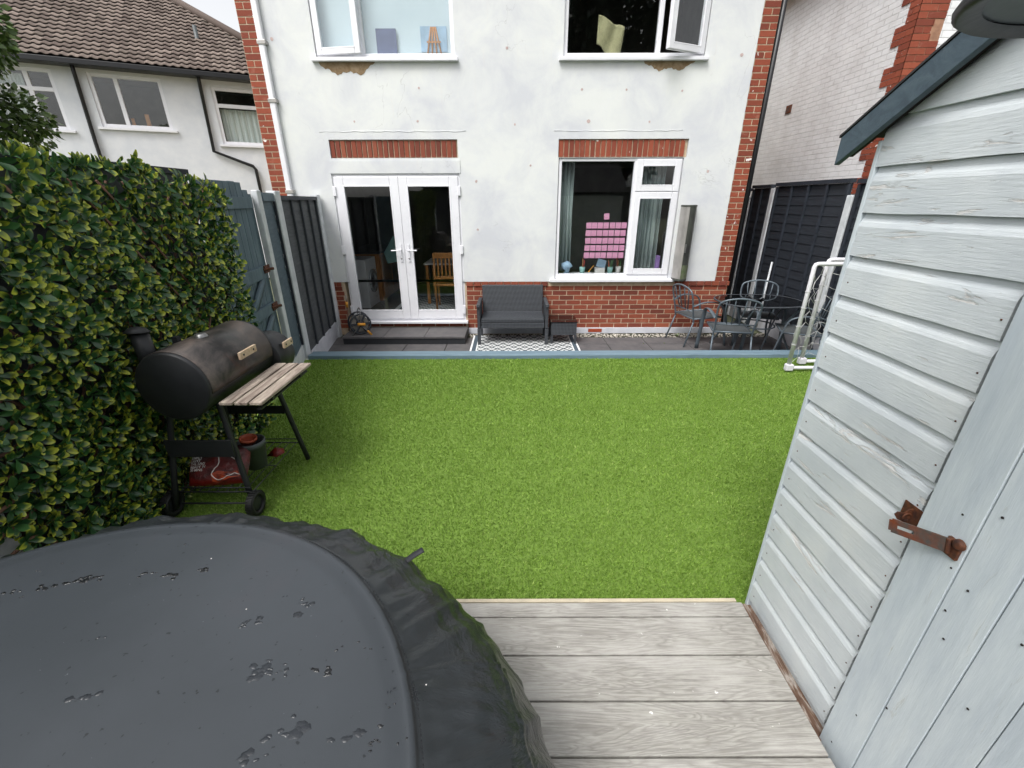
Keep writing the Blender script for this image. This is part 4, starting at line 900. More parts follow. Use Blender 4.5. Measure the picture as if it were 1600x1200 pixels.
# roof edge
b = MB()
def bar(yA, yB, zA, h, x0, x1): return [(x, y, z) for x in (x0, x1) for (y, z) in ((yA, zA), (yB, zA+slope*(yA-yB)), (yB, zA+slope*(yA-yB)+h), (yA, zA+h))]
FB = [(0, 1, 2, 3), (7, 6, 5, 4), (0, 4, 5, 1), (1, 5, 6, 2), (2, 6, 7, 3), (3, 7, 4, 0)]
vs = bar(1.580, .272, .102, .080, 1.058, 1.076); b.add(vs, FB); vs = [(x, .54-y, z) for x, y, z in vs]; b.add(vs, FB); b.build('bargeboard', 'barge', sh, bevel=.002)
b = MB(); vs = bar(1.585, .271, .1815, .007, 1.055, 3.0); b.add(vs, FB); b.add([(x, .54-y, z) for x, y, z in vs], FB); b.build('felt_roof', 'felt', sh)
b = MB(); vs = bar(1.56, .272, .125, .045, 1.077, 1.099); b.add(vs, FB); b.build('roof_batten', 'gap', sh)
# lamp above the door
t = thing('hanging_lamp', 'dark round lamp shade overhanging the picture above the shed door', 'lamp', (.70, .56, .19))
LC = Vector((.672, .555, .203)); r_ = .165
b = MB(); b.lathe([(r_, 0), (r_+.005, .004), (r_*.95, .03), (r_*.5, .075), (.02, .10), (0, .10)], 48, Matrix.Translation(LC)); b.build('shade', 'lam', t)
b = MB(); b.lathe([(r_-.022, .004), (r_-.002, -.004), (r_+.004, 0), (r_, .012)], 48, Matrix.Translation(LC)); b.build('rim', 'lam', t); b = MB(); b.lathe([(0, .03), (r_*.6, .022), (r_-.02, .006)], 48, Matrix.Translation(LC)); b.build('diffuser', 'lamin', t)
MB().tube([LC+Vector((0, 0, .10)), LC+Vector((.06, 0, .2)), (1.10, .57, .42)], .012).build('bracket', 'lam', t)

# ================================================================== COVERED TUB
tc_ = thing('covered_hot_tub', 'round hot tub under a wet black fitted cover on the deck', 'hot tub', (-1.03, .28, -1.70))
TC = Vector((-1.03, .28)); 
PR = [(0, -.985), (.40, -.985), (.70, -.983), (.81, -.984), (.845, -.988), (.86, -.991), (.875, -1.0), (.915, -1.012), (.97, -1.038), (1.015, -1.075), (1.045, -1.125), (1.07, -1.20), (1.085, -1.32), (1.10, -1.48), (1.12, -1.60), (1.13, -1.694)]
lens_ = [0]
for i in range(1, len(PR)): lens_.append(lens_[-1]+math.hypot(PR[i][0]-PR[i-1][0], PR[i][1]-PR[i-1][1]))
def prof(s):
    for i in range(1, len(PR)):
        if s <= lens_[i]: t = (s-lens_[i-1])/(lens_[i]-lens_[i-1]); return PR[i-1][0]+(PR[i][0]-PR[i-1][0])*t, PR[i-1][1]+(PR[i][1]-PR[i-1][1])*t
    return PR[-1]
SE = lens_[5]; SM = lens_[10]; NT, NS = 620, 190; tot = lens_[-1]
svals = [tot*((i/NS)**.85) for i in range(NS+1)]
RS = [R(a) for a in (25, 88, 145, 200, 250, 310)]
def cover_pt(th, s, off=0):
    r, z = prof(s); r2, z2 = prof(min(tot, s+.01)); tx, tz = (r2-r), (z2-z); l = math.hypot(tx, tz) or 1; nr, nz = -tz/l, tx/l; nr, nz = (-nr, -nz) if nz < 0 and s < SM else (abs(nr), abs(nz))
    h = off; c_, s_ = math.cos(th), math.sin(th)
    k = max(0, min(1, (s-SE)/.08)); k2 = max(0, min(1, (s-SE)/.35))
    p = Vector((c_*1.6, s_*1.6, s*1.3))
    h += .009*noise.noise(Vector((c_*r*1.8, s_*r*1.8, 1)))*(1-k)
    if k > 0:
        w1 = noise.noise(Vector((c_*5.2, s_*5.2, s*2.4+3))); w2 = noise.noise(Vector((c_*12, s_*12, s*4.5+9))); w3 = noise.noise(Vector((c_*7+4, s_*7, s*9)))
        u_ = s-SE; w4 = noise.noise(Vector((c_*11+u_*3, s_*11-u_*4, u_*2.0+2))); w5 = noise.noise(Vector((c_*19, s_*19+u_*5, u_*5+6)))
        h += k*(.026*(.35-abs(w1))+.030*(.3-abs(w4))**1.0+.012*(.3-abs(w5))*(.4+k2)+.004*w3-.010)
        h += k2*.014*noise.noise(Vector((c_*2.2+7, s_*2.2, s*1.2)))
    h += .0065*math.exp(-((s-SE)/.006)**2)+.0045*math.exp(-((s-SE-.022)/.004)**2)+.005*math.exp(-((s-SM+.01)/.005)**2)-.003*math.exp(-((s-SM-.004)/.004)**2)
    h -= .004*math.exp(-((s-SE-.011)/.005)**2)
    if s > SE:
        for a in RS:
            da = (th-a+math.pi) % (2*math.pi)-math.pi; dd = da*r
            if abs(dd) < .03 and s < SM+.02: h += .004*math.exp(-(dd/.006)**2)-.003*math.exp(-((dd-.012)/.004)**2)
    rr = r+nr*h*(1 if s > .02 else 0); 
    gm = 1+.085*max(0, math.cos(th-R(10)))**3*k2; sx = (1-.055*max(0, -c_)*k2)*gm
    return Vector((TC.x+rr*c_*sx, TC.y+rr*s_*gm, z+nz*h+.0025*noise.noise(Vector((c_*r*4, s_*r*4, 5)))))
vs = []; 
for i, s in enumerate(svals):
    for k in range(NT): vs.append(cover_pt(2*math.pi*k/NT, s))
fs = [(i*NT+k, i*NT+(k+1) % NT, (i+1)*NT+(k+1) % NT, (i+1)*NT+k) for i in range(NS) for k in range(NT)]
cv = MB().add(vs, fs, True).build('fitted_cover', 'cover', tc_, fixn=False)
b = MB(); c0 = cover_pt(R(49), SM-.03); b.tube(smoothpath([c0-Vector((.03, .03, -.01)), c0+Vector((.01, .012, .018)), c0+Vector((.040, .030, .026))]), .013, 6, flat=.18, up=(0, 0, 1)); b.build('strap', 'coverstrap', tc_)
WL = [(-1.296, 0.878, 3), (-1.267, 0.884, 3), (-1.237, 0.891, 3), (-1.209, 0.899, 3), (-1.179, 0.906, 3), (-1.369, 0.863, 2.5), (-1.384, 0.857, 2), (-1.044, 0.924, 3), (-0.963, 0.921, 4), (-0.903, 0.932, 3), (-0.712, 0.932, 1), (-0.544, 0.82, 4), (-0.567, 0.834, 2), (-0.665, 0.779, 3), (-0.673, 0.764, 3), (-0.616, 0.846, 1.5), (-1.016, 0.731, 1.6), (-0.931, 0.587, 3), (-0.584, 0.658, 4), (-0.582, 0.636, 4), (-0.565, 0.651, 3), (-0.528, 0.65, 2.5), (-0.429, 0.647, 3), (-0.409, 0.704, 2), (-0.373, 0.712, 1.5), (-0.349, 0.7, 1.2), (-0.462, 0.524, 5), (-0.458, 0.533, 4), (-0.493, 0.486, 4), (-0.328, 0.516, 4), (-0.276, 0.535, 2), (-0.271, 0.503, 2.5), (-0.225, 0.513, 1.6), (-0.258, 0.575, 1.2), (-1.019, 1.041, 1.2), (-1.373, 0.936, 1.5), (-1.321, 0.843, 2), (-1.336, 0.965, 1)]
def on_top(x, y):
    r = math.hypot(x-TC.x, y-TC.y); a = math.atan2(y-TC.y, x-TC.x); p = cover_pt(a, r); return p
for wi, (x, y, q) in enumerate(WL):
    b = MB(); dark = wi < 10 or 22 <= wi < 26 or wi > 29
    for k in range(5 if q > 2 else 2):
        cx, cy = x+rng.gauss(0, .0045*q), y+rng.gauss(0, .0022*q); rr = rng.uniform(.0012, .0032)*q; N = 14; sd_ = rng.random()*50; st_ = rng.uniform(.35, .8); an = rng.uniform(-.3, .5)
        ring = []
        for a in range(N):
            t = a*6.283/N; r = rr*(1+.55*noise.noise(Vector((math.cos(t)*1.5, math.sin(t)*1.5, sd_)))+.25*rng.uniform(-1, 1)); u, v = r*math.cos(t), r*math.sin(t)*st_
            ring.append((cx+u*math.cos(an)-v*math.sin(an), cy+u*math.sin(an)+v*math.cos(an)))
        rz = lambda p, h: tuple(on_top(*p)+Vector((0, 0, h)))
        inn = [(cx+(p[0]-cx)*.7, cy+(p[1]-cy)*.7) for p in ring]; b.add([rz(p, .0002) for p in ring]+[rz(p, .0012) for p in inn]+[rz((cx, cy), .0014)], [(i, (i+1) % N, N+(i+1) % N, N+i) for i in range(N)]+[(N+i, N+(i+1) % N, 2*N) for i in range(N)], True)
    b.build('water_puddle', 'water' if dark else 'damp', tc_)
for x, y in ((-.90, .98), (-.70, .81), (-.2, .63)):
    p = on_top(x, y); MB().lathe([(0, .001), (.0012, .0008), (.0018, 0)], 7, Matrix.Translation(p)).build('white_speck', 'wht', tc_)
def stitch(path, name):
    b = MB()
    for i in range(0, len(path)-1): a, c = path[i], path[i+1]; b.tube([a.lerp(c, .12), a.lerp(c, .72)], .0011, 4)
    b.build(name, 'coverstrap', cv)
stitch([cover_pt(2*math.pi*k/520, SE+.017, .0012) for k in range(-90, 300)], 'stitching')

# ================================================================== BARBECUE
bq = thing('barrel_barbecue', 'black barrel smoker barbecue with wooden front shelf and chimney', 'barbecue', (-1.80, 2.4, -1.75))
bc = Vector((-1.79, 0, -.905)); br = .192; Y0, Y1 = 2.08, 2.74
RX90 = Matrix.Rotation(R(-90), 4, 'X')       # lathe axis Z -> +Y
b = MB(); b.lathe([(0, 0), (br-.01, 0), (br, .008), (br, .66), (br-.01, .666), (0, .668)], 48, Matrix.Translation((bc.x, Y0, bc.z)) @ RX90)
b.build('barrel', 'bbqb', bq)
vs = []; fs = []; n = 26; lr = br+.005
for j, y in enumerate((Y0+.018, Y0+.02, Y1-.02, Y1-.018)):
    rr = lr if j in (1, 2) else br+.001
    for i in range(n+1): a = R(-12+200*i/n-0); vs.append((bc.x+rr*math.cos(a), y, bc.z+rr*math.sin(a)))
for j in range(3):
    for i in range(n): q = j*(n+1)+i; fs.append((q, q+1, q+n+2, q+n+1))
lid = MB().add(vs, fs, True).build('lid', 'bbq', bq); sol = lid.modifiers.new('sheet', 'SOLIDIFY'); sol.thickness = .004
b = MB(); b.lathe([(.0, .018), (.026, .018), (.032, .008), (.036, .0)], 24, Matrix.Translation((bc.x+.015, Y0+.29, bc.z+br+.003))); b.build('thermometer', 'steel', lid)
def handle(c, L, nm, par):
    b = MB(); b.box(c[0]+.030, c[0]+.045, c[1]-L/2, c[1]+L/2, c[2]-.022, c[2]+.022); o = b.build(nm, 'pine', par, bevel=.003)
    for s in (-.3, .3): MB().tube([(c[0]-.01, c[1]+s*L, c[2]), (c[0]+.047, c[1]+s*L, c[2])], .007, 8).build('bolt', 'bbqb', o)
handle((bc.x+br*math.cos(R(24)), Y0+.36, bc.z+br*math.sin(R(24))), .17, 'lid_handle', lid)
b = MB(); b.lathe([(0, 0), (.145, 0), (.15, .006), (.15, .20), (.14, .206), (0, .208)], 36, Matrix.Translation((bc.x+.075, Y1+.01, bc.z-.085)) @ RX90); fb = b.build('firebox', 'bbqb', bq)
handle((bc.x+.075+.15*math.cos(R(35)), Y1+.12, bc.z-.085+.15*math.sin(R(35))), .12, 'firebox_handle', fb)
b = MB(); cx, cy = bc.x-.155, Y0+.10; b.tube([(cx, cy, bc.z+.05), (cx-.01, cy-.0, bc.z+.27)], .043, 20); ch = b.build('chimney', 'bbqb', bq); b = MB(); b.lathe([(0, .03), (.035, .022), (.058, 0), (.056, -.004), (0, .01)], 24, Matrix.Translation((cx-.012, cy-.004, bc.z+.278)) @ Matrix.Rotation(R(-8), 4, 'X')); b.build('chimney_cap', 'bbqb', ch)
MB().box(bc.x-.10, bc.x-.07, Y0+.22, Y0+.25, bc.z+br-.03, bc.z+br+.02).build('lid_stop', 'bbqb', bq)
SZ = -1.0
for i in range(3): MB().box(-1.585+i*.082, -1.515+i*.082, 2.10, 2.72, SZ-.018, SZ).build('shelf_slat', 'shelf', bq, bevel=.004)
b = MB(); b.box(-1.60, -1.36, 2.22, 2.245, SZ-.045, SZ-.0185); b.box(-1.60, -1.36, 2.57, 2.595, SZ-.045, SZ-.0185); b.box(-1.40, -1.375, 2.12, 2.70, SZ-.055, SZ-.0455); b.build('shelf_bracket', 'bbqb', bq)
ft = {(0, 0): (-2.02, 2.09), (1, 0): (-1.575, 2.13), (0, 1): (-2.02, 2.70), (1, 1): (-1.50, 2.70)}
tops = {(0, 0): (-1.93, 2.20, -1.02), (1, 0): (-1.665, 2.20, -1.01), (0, 1): (-1.93, 2.62, -1.02), (1, 1): (-1.62, 2.66, -1.02)}
for k, (x, y) in ft.items(): MB().tube(smoothpath([tops[k], (tops[k][0]*.75+x*.25, tops[k][1]*.8+y*.2, -1.16), (x, y, -1.745 if k[1] else -1.70)], 4), .0165, 10).build('leg', 'bbqb', bq)
for x, s in ((-2.045, -1), (-1.545, 1)):
    Mx = Matrix.Translation((x, 2.105, -1.672)) @ Matrix.Rotation(R(90), 4, 'Y'); w = .022
    wl = D.objects.new('wheel', None)
    b = MB(); b.lathe([(.03, -w*.6), (.05, -w*.5), (.052, w*.5), (.03, w*.6), (.012, w*.8), (0, w*.8)], 24, Mx); b.lathe([(.03, -w*.6), (0, -w*.7)], 24, Mx); wo = b.build('wheel', 'bbqb', bq)
    b = MB(); b.lathe([(.050, -w), (.068, -w), (.074, -w*.6), (.074, w*.6), (.068, w), (.050, w), (.050, -w)], 32, Mx)
    for i in range(26): a = i*2*math.pi/26; b.box(-.006, .006, -.003, .003, -w*.8, w*.8, Mx @ Matrix.Rotation(a, 4, 'Z') @ Matrix.Translation((.0755, 0, 0)) @ Matrix.Rotation(R(90), 4, 'Z'))
    b.build('tyre', 'rubber', wo)
    D.objects.remove(wl)
MB().tube([(-2.06, 2.105, -1.672), (-1.53, 2.105, -1.672)], .006).build('axle', 'bbqb', bq)
MB().box(-1.985, -1.60, 2.125, 2.135, -1.36, -1.25).build('cross_panel', 'bbqb', bq, bevel=.002)
MB().box(-1.97, -1.58, 2.675, 2.68, -1.36, -1.30).build('rear_cross_panel', 'bbqb', bq)
b = MB(); RZ = -1.60
for y in (2.12, 2.69): b.tube([(-2.0, y, RZ), (-1.56 if y < 2.5 else -1.52, y, RZ)], .005, 6); b.tube([(-2.0, y, RZ+.03), (-1.56 if y < 2.5 else -1.52, y, RZ+.03)], .004, 6)
for i in range(9): x = -1.98+i*.054; b.tube([(x, 2.12, RZ+.005), (x, 2.69, RZ+.005)], .003, 5)
b.tube([(-2.0, 2.40, RZ), (-1.56, 2.40, RZ)], .004, 6); b.build('bottom_rack', 'bbqb', bq)

# bag of charcoal lying on the rack
bagp = thing('charcoal_bag', 'dark red bag of barbecue charcoal on the rack under the barbecue', 'bag', (-1.78, 2.27, -1.59))
BM = Matrix.Translation((-1.80, 2.25, -1.495)) @ Matrix.Rotation(R(6), 4, 'Z') @ Matrix.Rotation(R(48), 4, 'X') @ Matrix.Rotation(R(0), 4, 'Y')
# local bag plane: x width, y = up the bag, z = thickness (towards the viewer)
vs = []; n, m_ = 26, 22; fs = []; bw, bh = .172, .125
def bagf(u, v, sd_):
    e = (1-abs(u)**4)*(1-abs(v)**4); th = .05*max(0, e)**.5; nz_ = .010*noise.noise(Vector((u*3, v*3, sd_)))+.006*noise.noise(Vector((u*8, v*7, sd_+4)))
    return Vector((u*bw*(1-.07*v*v), v*bh*(1-.06*u*u), sd_*th+nz_*max(0, e)))
for sd_ in (1, -1):
    base = len(vs)
    for i in range(n+1):
        for k in range(m_+1):
            vs.append(BM @ bagf(-1+2*i/n, -1+2*k/m_, sd_))
            if i and k: a = base+(i-1)*(m_+1)+k-1; fs.append((a, a+m_+1, a+m_+2, a+1))
bag = MB().add(vs, fs, True).build('bag_body', 'bag', bagp)
def text_on(txt, size, x, y, wrap, mat, name, parent, bold=.0):
    cu = D.curves.new('lettering', 'FONT'); cu.body = txt; cu.size = size; cu.offset = bold; cu.space_line = .85; ob = D.objects.new('lettering', cu); COL.objects.link(ob)
    dg = bpy.context.evaluated_depsgraph_get(); me = D.meshes.new_from_object(ob.evaluated_get(dg)); 
    vs = [wrap(Vector((v.co.x+x, v.co.y+y))) for v in me.vertices]; fs = [tuple(p.vertices) for p in me.polygons]; D.objects.remove(ob); D.curves.remove(cu)
    return MB().add(vs, fs).build(name, mat, parent, fixn=False)
bwrap = lambda p: BM @ (bagf(max(-.98, min(.98, p.x/bw)), max(-.98, min(.98, p.y/bh)), 1)+Vector((0, 0, .003)))
text_on('BBQ CHARCOAL', .036, -.150, .072, bwrap, 'wht', 'bag_lettering', bag, .0008)
text_on('SIMPLY\nLIGHT\nTHE BAG\nREADY IN\n20 MINS', .022, -.150, .034, bwrap, 'wht', 'bag_lettering', bag, .0004)
fl = [(x*.98+.03, y*.98+.01) for x, y in [(-.02, .035), (.0, .04), (.05, .03), (.09, .0), (.115, -.05), (.12, -.085), (.10, -.08), (.085, -.075), (.07, -.085), (.05, -.09), (.03, -.10), (.0, -.11), (-.025, -.10), (-.045, -.075), (-.035, -.045), (-.015, -.02), (-.015, .01)]]
b = MB(); P_ = smoothpath([(x, y, 0) for x, y in fl]+[(fl[0][0], fl[0][1], 0)], 5); b.tube([bwrap(Vector((p.x, p.y)))for p in P_], .0028, 5, caps=False); b.build('flame_outline', 'wht', bag)
of = [(x, y) for x, y in fl if y < -.03]; b = MB(); cpt = (.04, -.065); ring = [bwrap(Vector(p)) for p in [(-.02, -.06), (.02, -.045), (.07, -.055), (.13, -.05), (.148, -.085), (.10, -.09), (.05, -.104), (.02, -.115), (-.01, -.106)]]; cc = bwrap(Vector(cpt)); b.add([cc]+ring, [(0, i+1, (i+1) % len(ring)+1) for i in range(len(ring))]); b.build('flame_print', 'orange', bag, fixn=False)
# planter with pots on the rack
def tub_pot(name, label, x, y, z, r0, r1, h, mat, tilt=0, lip=.004, grp=None, cat='pot'):
    b = MB(); Mx = Matrix.Translation((x, y, z)) @ Matrix.Rotation(R(tilt), 4, 'Y'); b.lathe([(0, 0), (r0, 0), (r1, h*.8), (r1+lip, h*.8), (r1+lip, h), (r1-.003, h), (r1-.006, h*.75), (r0*.9, .008), (0, .008)], 28, Mx); return tag(b.build(name, mat), label, cat, grp)
tub_pot('plant_tub', 'grey plastic tub holding small pots under the barbecue', -1.665, 2.385, -1.592, .058, .075, .19, 'potg')
tub_pot('flower_pot', 'small terracotta plant pot tipped into the grey tub', -1.685, 2.375, -1.455, .033, .046, .08, 'terra', 10)
tub_pot('jam_tin', 'small white tin lying under the terracotta pot', -1.70, 2.345, -1.50, .028, .032, .08, 'wht', 12)
b = MB(); b.add([(-1.66, 2.49, -1.585), (-1.58, 2.47, -1.58), (-1.545, 2.51, -1.57), (-1.58, 2.57, -1.575), (-1.66, 2.56, -1.585), (-1.61, 2.52, -1.535)], [(0, 1, 5), (1, 2, 5), (2, 3, 5), (3, 4, 5), (4, 0, 5)], True); o = b.build('foil_packet', 'bag', fixn=False); s_ = o.modifiers.new('sheet', 'SOLIDIFY'); s_.thickness = .004; tag(o, 'crumpled brown packet beside the grey tub on the rack', 'packet')

# ================================================================== PATIO THINGS
st = thing('door_step', 'dark slab step in front of the French doors', 'step', (-1.63, 6.5, -2.0))
MB().box(-2.545, -.705, 6.24, 6.775, -2.0, -1.912).build('riser', 'slabd', st, bevel=.003); b = MB()
for i in range(3): b.box(-2.55+i*.617, -2.55+i*.617+.611, 6.225, 6.78, -1.910, -1.88)
b.build('top_slab', 'slab', st, bevel=.003)
b = MB()     # pebbles
for i in range(900):
    x = rng.uniform(-.68, 4.1); y = rng.uniform(6.57, 6.765); r = rng.uniform(.009, .02); z = -2.008+r*.3; q = [Vector((sx, sy, sz)).normalized() for sx, sy, sz in ((1, 0, 0), (-1, 0, 0), (0, 1, 0), (0, -1, 0), (0, 0, 1), (0, 0, -1), (1, 1, .7), (-1, 1, .7), (1, -1, .7), (-1, -1, .7))]
    a = rng.random()*3; ca, sa = math.cos(a), math.sin(a)
    vs = [(x+(v.x*ca-v.y*sa*.7)*r, y+(v.x*sa+v.y*ca*.7)*r, z+v.z*r*.6) for v in q]
    b.add(vs, [(4, 6, 7), (4, 7, 9), (4, 9, 8), (4, 8, 6), (6, 0, 2), (6, 2, 7), (7, 2, 1), (7, 1, 9), (9, 1, 3), (9, 3, 8), (8, 3, 0), (8, 0, 6), (5, 2, 0), (5, 1, 2), (5, 3, 1), (5, 0, 3)], True)
struct(b.build('pebbles', 'pebble'), 'stuff', 'cream pebbles along the foot of the house wall')
for i, (x, y) in enumerate(((2.63, 6.60), (1.98, 6.2), (2.3, 6.23))):
    b = MB()
    for k in range(16): a = rng.random()*6.28; l = rng.uniform(.03, .07) if i == 0 else rng.uniform(.01, .025); p = Vector((x, y, -1.998)); d = Vector((math.cos(a), math.sin(a), rng.uniform(.4, 1.6))).normalized(); sd_ = d.cross(Vector((0, 0, 1))).normalized()*l*.16; b.add([p, p+d*l*.5-sd_, p+d*l, p+d*l*.5+sd_], [(0, 1, 2, 3)], t=.2, r=1, y=.5)
    tag(b.build('weed', 'tleaf', fixn=False), ('small green weed at the wall under the patio chair', 'tiny weed in the paving joint below the window', 'tiny moss tuft in the paving near the patio chair')[i], 'weed')
# rug
b = MB(); b.box(-.61, .99, 5.62, 6.66, -1.998, -1.992); tag(b.build('outdoor_rug', 'rug'), 'black and white lattice outdoor rug under the rattan bench', 'rug')
# rattan bench
bn = thing('rattan_bench', 'two-seat black rattan bench against the brick wall', 'bench', (.02, 6.45, -2.0))
Bk = MB(); Bk.box(-.455, .485, -.03, .03, 0, .505, Matrix.Translation((0, 6.66, -1.70)) @ Matrix.Rotation(R(-7), 4, 'X')); Bk.build('backrest', 'rattan', bn, bevel=.012)
MB().box(-.45, .48, 6.20, 6.68, -1.66, -1.60).build('seat', 'rattan', bn, bevel=.012); MB().box(-.45, .48, 6.195, 6.225, -1.745, -1.661).build('front_apron', 'rattan', bn, bevel=.004)
for s, x in ((-1, -.485), (1, .515)):
    b = MB(); b.box(x-.027, x+.027, 6.16, 6.70, -1.435, -1.385); b.box(x-.024, x+.024, 6.19, 6.69, -1.75, -1.436); b.build('armrest', 'rattan', bn, bevel=.010)
    for y in (6.19, 6.67): MB().box(x-.024, x+.024, y-.024, y+.024, -2.0, -1.751).build('leg', 'rattan', bn, bevel=.004)
tb = thing('rattan_side_table', 'small black rattan table with dark glass top next to the bench', 'side table', (.78, 6.4, -2.0))
MB().box(.575, .975, 6.20, 6.62, -1.665, -1.655).build('glass_top', 'smoke', tb, bevel=.003); MB().box(.585, .965, 6.21, 6.61, -1.86, -1.667).build('body', 'rattan', tb, bevel=.006)
for x in (.597, .953):
    for y in (6.222, 6.598): MB().box(x-.016, x+.016, y-.016, y+.016, -2.0, -1.861).build('leg', 'rattan', tb)
# side awning case on the wall
aw = thing('side_awning_case', 'tall rounded grey awning case fixed upright beside the window', 'awning case', (2.57, 6.68, -1.16))
n = 14; pa = [(2.468+.068*(1-math.cos(R(90*i/n))), 6.775-.185*math.sin(R(90*i/n))) for i in range(n+1)]+[(2.536, 6.775)]
pb = [(2.539, 6.775)]+[(2.539+.135*math.sin(R(90*i/n)), 6.775-.185*math.cos(R(90*i/n))**.7) for i in range(n+1)]
b = MB(); b.prism(pa, -1.10, -.095, 'Z'); b.build('front_shell', 'awng', aw); b = MB(); b.prism(pb, -1.10, -.095, 'Z'); b.build('side_shell', 'awnd', aw)
for z0, z1 in ((-1.135, -1.101), (-.094, -.068)): MB().prism([(2.565+(x-2.565)*1.04, y-.004) for x, y in pa[:-1]]+[(2.565+(x-2.565)*1.04, y-.004) for x, y in pb[1:]], z0, z1, 'Z').build('end_cap', 'awnd', aw, bevel=.004)
b = MB(); b.box(2.54, 2.56, 6.575, 6.594, -.72, -.60); b.build('pull_handle', 'steel', aw, bevel=.003)
b = MB(); b.prism([(2.565+(x-2.565)*1.012, y-.0015) for x, y in pb[1:]]+[(2.60, 6.77)], -1.10, -.90, 'Z'); b.build('algae_stain', 'algae', aw)
# hose reel
hr = thing('hose_reel', 'garden hose reel with orange handle by the French doors', 'hose reel', (-2.32, 6.42, -1.88))
Mr = Matrix.Translation((-2.33, 6.43, -1.715)) @ Matrix.Rotation(R(28), 4, 'Z') @ Matrix.Rotation(R(90), 4, 'X')
for dz in (-.09, .09):
    b = MB(); b.lathe([(.135, -.006), (.155, -.008), (.16, 0), (.155, .008), (.135, .006), (.135, -.006)], 40, Mr @ Matrix.Translation((0, 0, dz)))
    for k in range(6): b.box(.03, .14, -.014, .014, -.003, .003, Mr @ Matrix.Translation((0, 0, dz)) @ Matrix.Rotation(R(60*k), 4, 'Z'))
    b.lathe([(0, .006), (.045, .006), (.045, -.006), (0, -.006)], 24, Mr @ Matrix.Translation((0, 0, dz))); b.build('drum_flange', 'greyt', hr)
b = MB()
for q in range(4):
    for k in range(6): b.lathe([(.07+q*.015+.0075*math.cos(a*math.pi/4), -.07+.028*k+.0075*math.sin(a*math.pi/4)) for a in range(9)], 28, Mr)
b.build('hose', 'hose', hr)
b = MB(); 
for dz in (-.105, .105): b.tube(smoothpath([Mr @ Vector(p) for p in ((-.15, -.165, dz), (-.05, -.05, dz), (0, .03, dz), (.01, .16, dz), (.03, .21, dz*.8))], 5), .008, 8); b.tube([Mr @ Vector((0, -.02, dz)), Mr @ Vector((.13, -.165, dz))], .008, 8)
b.tube([Mr @ Vector((.03, .21, -.085)), Mr @ Vector((.03, .21, .085))], .011, 8); b.build('stand', 'steel', hr)
b = MB(); b.tube([Mr @ Vector((0, 0, .11)), Mr @ Vector((0, 0, .14))], .02, 12); b.tube([Mr @ Vector((-.05, .01, .14)), Mr @ Vector((.06, -.0, .14))], .022, 12); b.build('winding_handle', 'yel', hr)
b = MB(); b.tube([Mr @ Vector((.08, -.10, .15)), Mr @ Vector((.13, -.17, .16))], .016, 10); b.build('hose_end', 'yel', hr)
b = MB(); b.tube([(-2.62, 6.72, -1.95), (-2.60, 6.735, -1.55)], .010, 8); t = thing('watering_lance', 'brown hose lance with yellow tap connector against the brick', 'hose lance', (-2.6, 6.73, -2)); b.build('lance', 'rust', t)
MB().tube([(-2.60, 6.735, -1.549), (-2.598, 6.735, -1.46)], .02, 10).build('connector', 'yel', t); MB().tube([(-2.598, 6.735, -1.459), (-2.597, 6.74, -1.36)], .007, 8).build('tap_stem', 'steel', t)

# dining set
def make_chair(label, at, rz):
    t = thing('patio_chair', label, 'chair', at, 'metal chairs round the glass patio table', True, rz)
    s_ = MB(); s_.box(-.225, .225, -.20, .22, .405, .418); s_.build('seat', 'mesh', t, bevel=.005)
    b = MB(); rect = [(-.235, -.21, .41), (-.235, .23, .42), (.235, .23, .42), (.235, -.21, .41), (-.235, -.21, .41)]; b.tube(rect, .012, 8); b.build('seat_frame', 'chair', t)
    b = MB(); b.tube(smoothpath([(-.235, -.20, .36), (-.235, -.23, .50), (-.25, -.29, .74), (-.20, -.315, .83), (0, -.33, .87), (.20, -.315, .83), (.25, -.29, .74), (.235, -.23, .50), (.235, -.20, .36)], 5), .0125, 8); b.tube([(-.236, -.235, .52), (.236, -.235, .52)], .009, 6)
    for x0, x1 in ((-.10, -.17), (-.045, -.065), (.045, .065), (.10, .17)): b.tube([(x0, -.235, .52), (x1*.95, -.29, .72), (x1, -.32, .845 if abs(x1) > .1 else .865)], .008, 6)
    b.build('backrest', 'chair', t)
    for s in (-1, 1):
        b = MB(); b.tube(smoothpath([(s*.25, -.255, .60), (s*.285, -.12, .655), (s*.295, .05, .655), (s*.295, .19, .60), (s*.295, .25, .42), (s*.30, .33, .0)], 6), .026, 8, flat=.35, up=(0, 0, 1)); b.build('arm', 'chair', t)
        b = MB(); b.tube([(s*.235, -.20, .37), (s*.25, -.31, .0)], .0125, 8); b.build('rear_leg', 'chair', t)
    return t
c0 = make_chair('grey metal fan-back chair by the brick wall under the awning case', (2.78, 6.36, -2.0), R(-78))
dup(c0, (2.92, 5.62, -2.0), R(-12), 'grey metal chair with its back to the lawn, in front of the table')
dup(c0, (3.68, 6.33, -2.0), R(160), 'grey metal chair between the glass table and the black fence')
dup(c0, (3.78, 5.50, -2.0), R(70), 'grey metal chair at the table beside the football goal')
tt = thing('patio_table', 'oval smoked glass patio table with grey metal legs', 'table', (3.42, 5.92, -2.0))
TCx, TCy, TZ = 3.42, 5.93, -1.29
ov = [(TCx+.56*math.copysign(abs(math.cos(a))**.75, math.cos(a)), TCy+.42*math.copysign(abs(math.sin(a))**.75, math.sin(a))) for a in [2*math.pi*k/48 for k in range(48)]]
MB().prism(ov, TZ, TZ+.006, 'Z').build('glass_top', 'smoke', tt); MB().tube([(x, y, TZ-.002) for x, y in ov]+[(ov[0][0], ov[0][1], TZ-.002)], .012, 8, False).build('rim', 'greyt', tt)
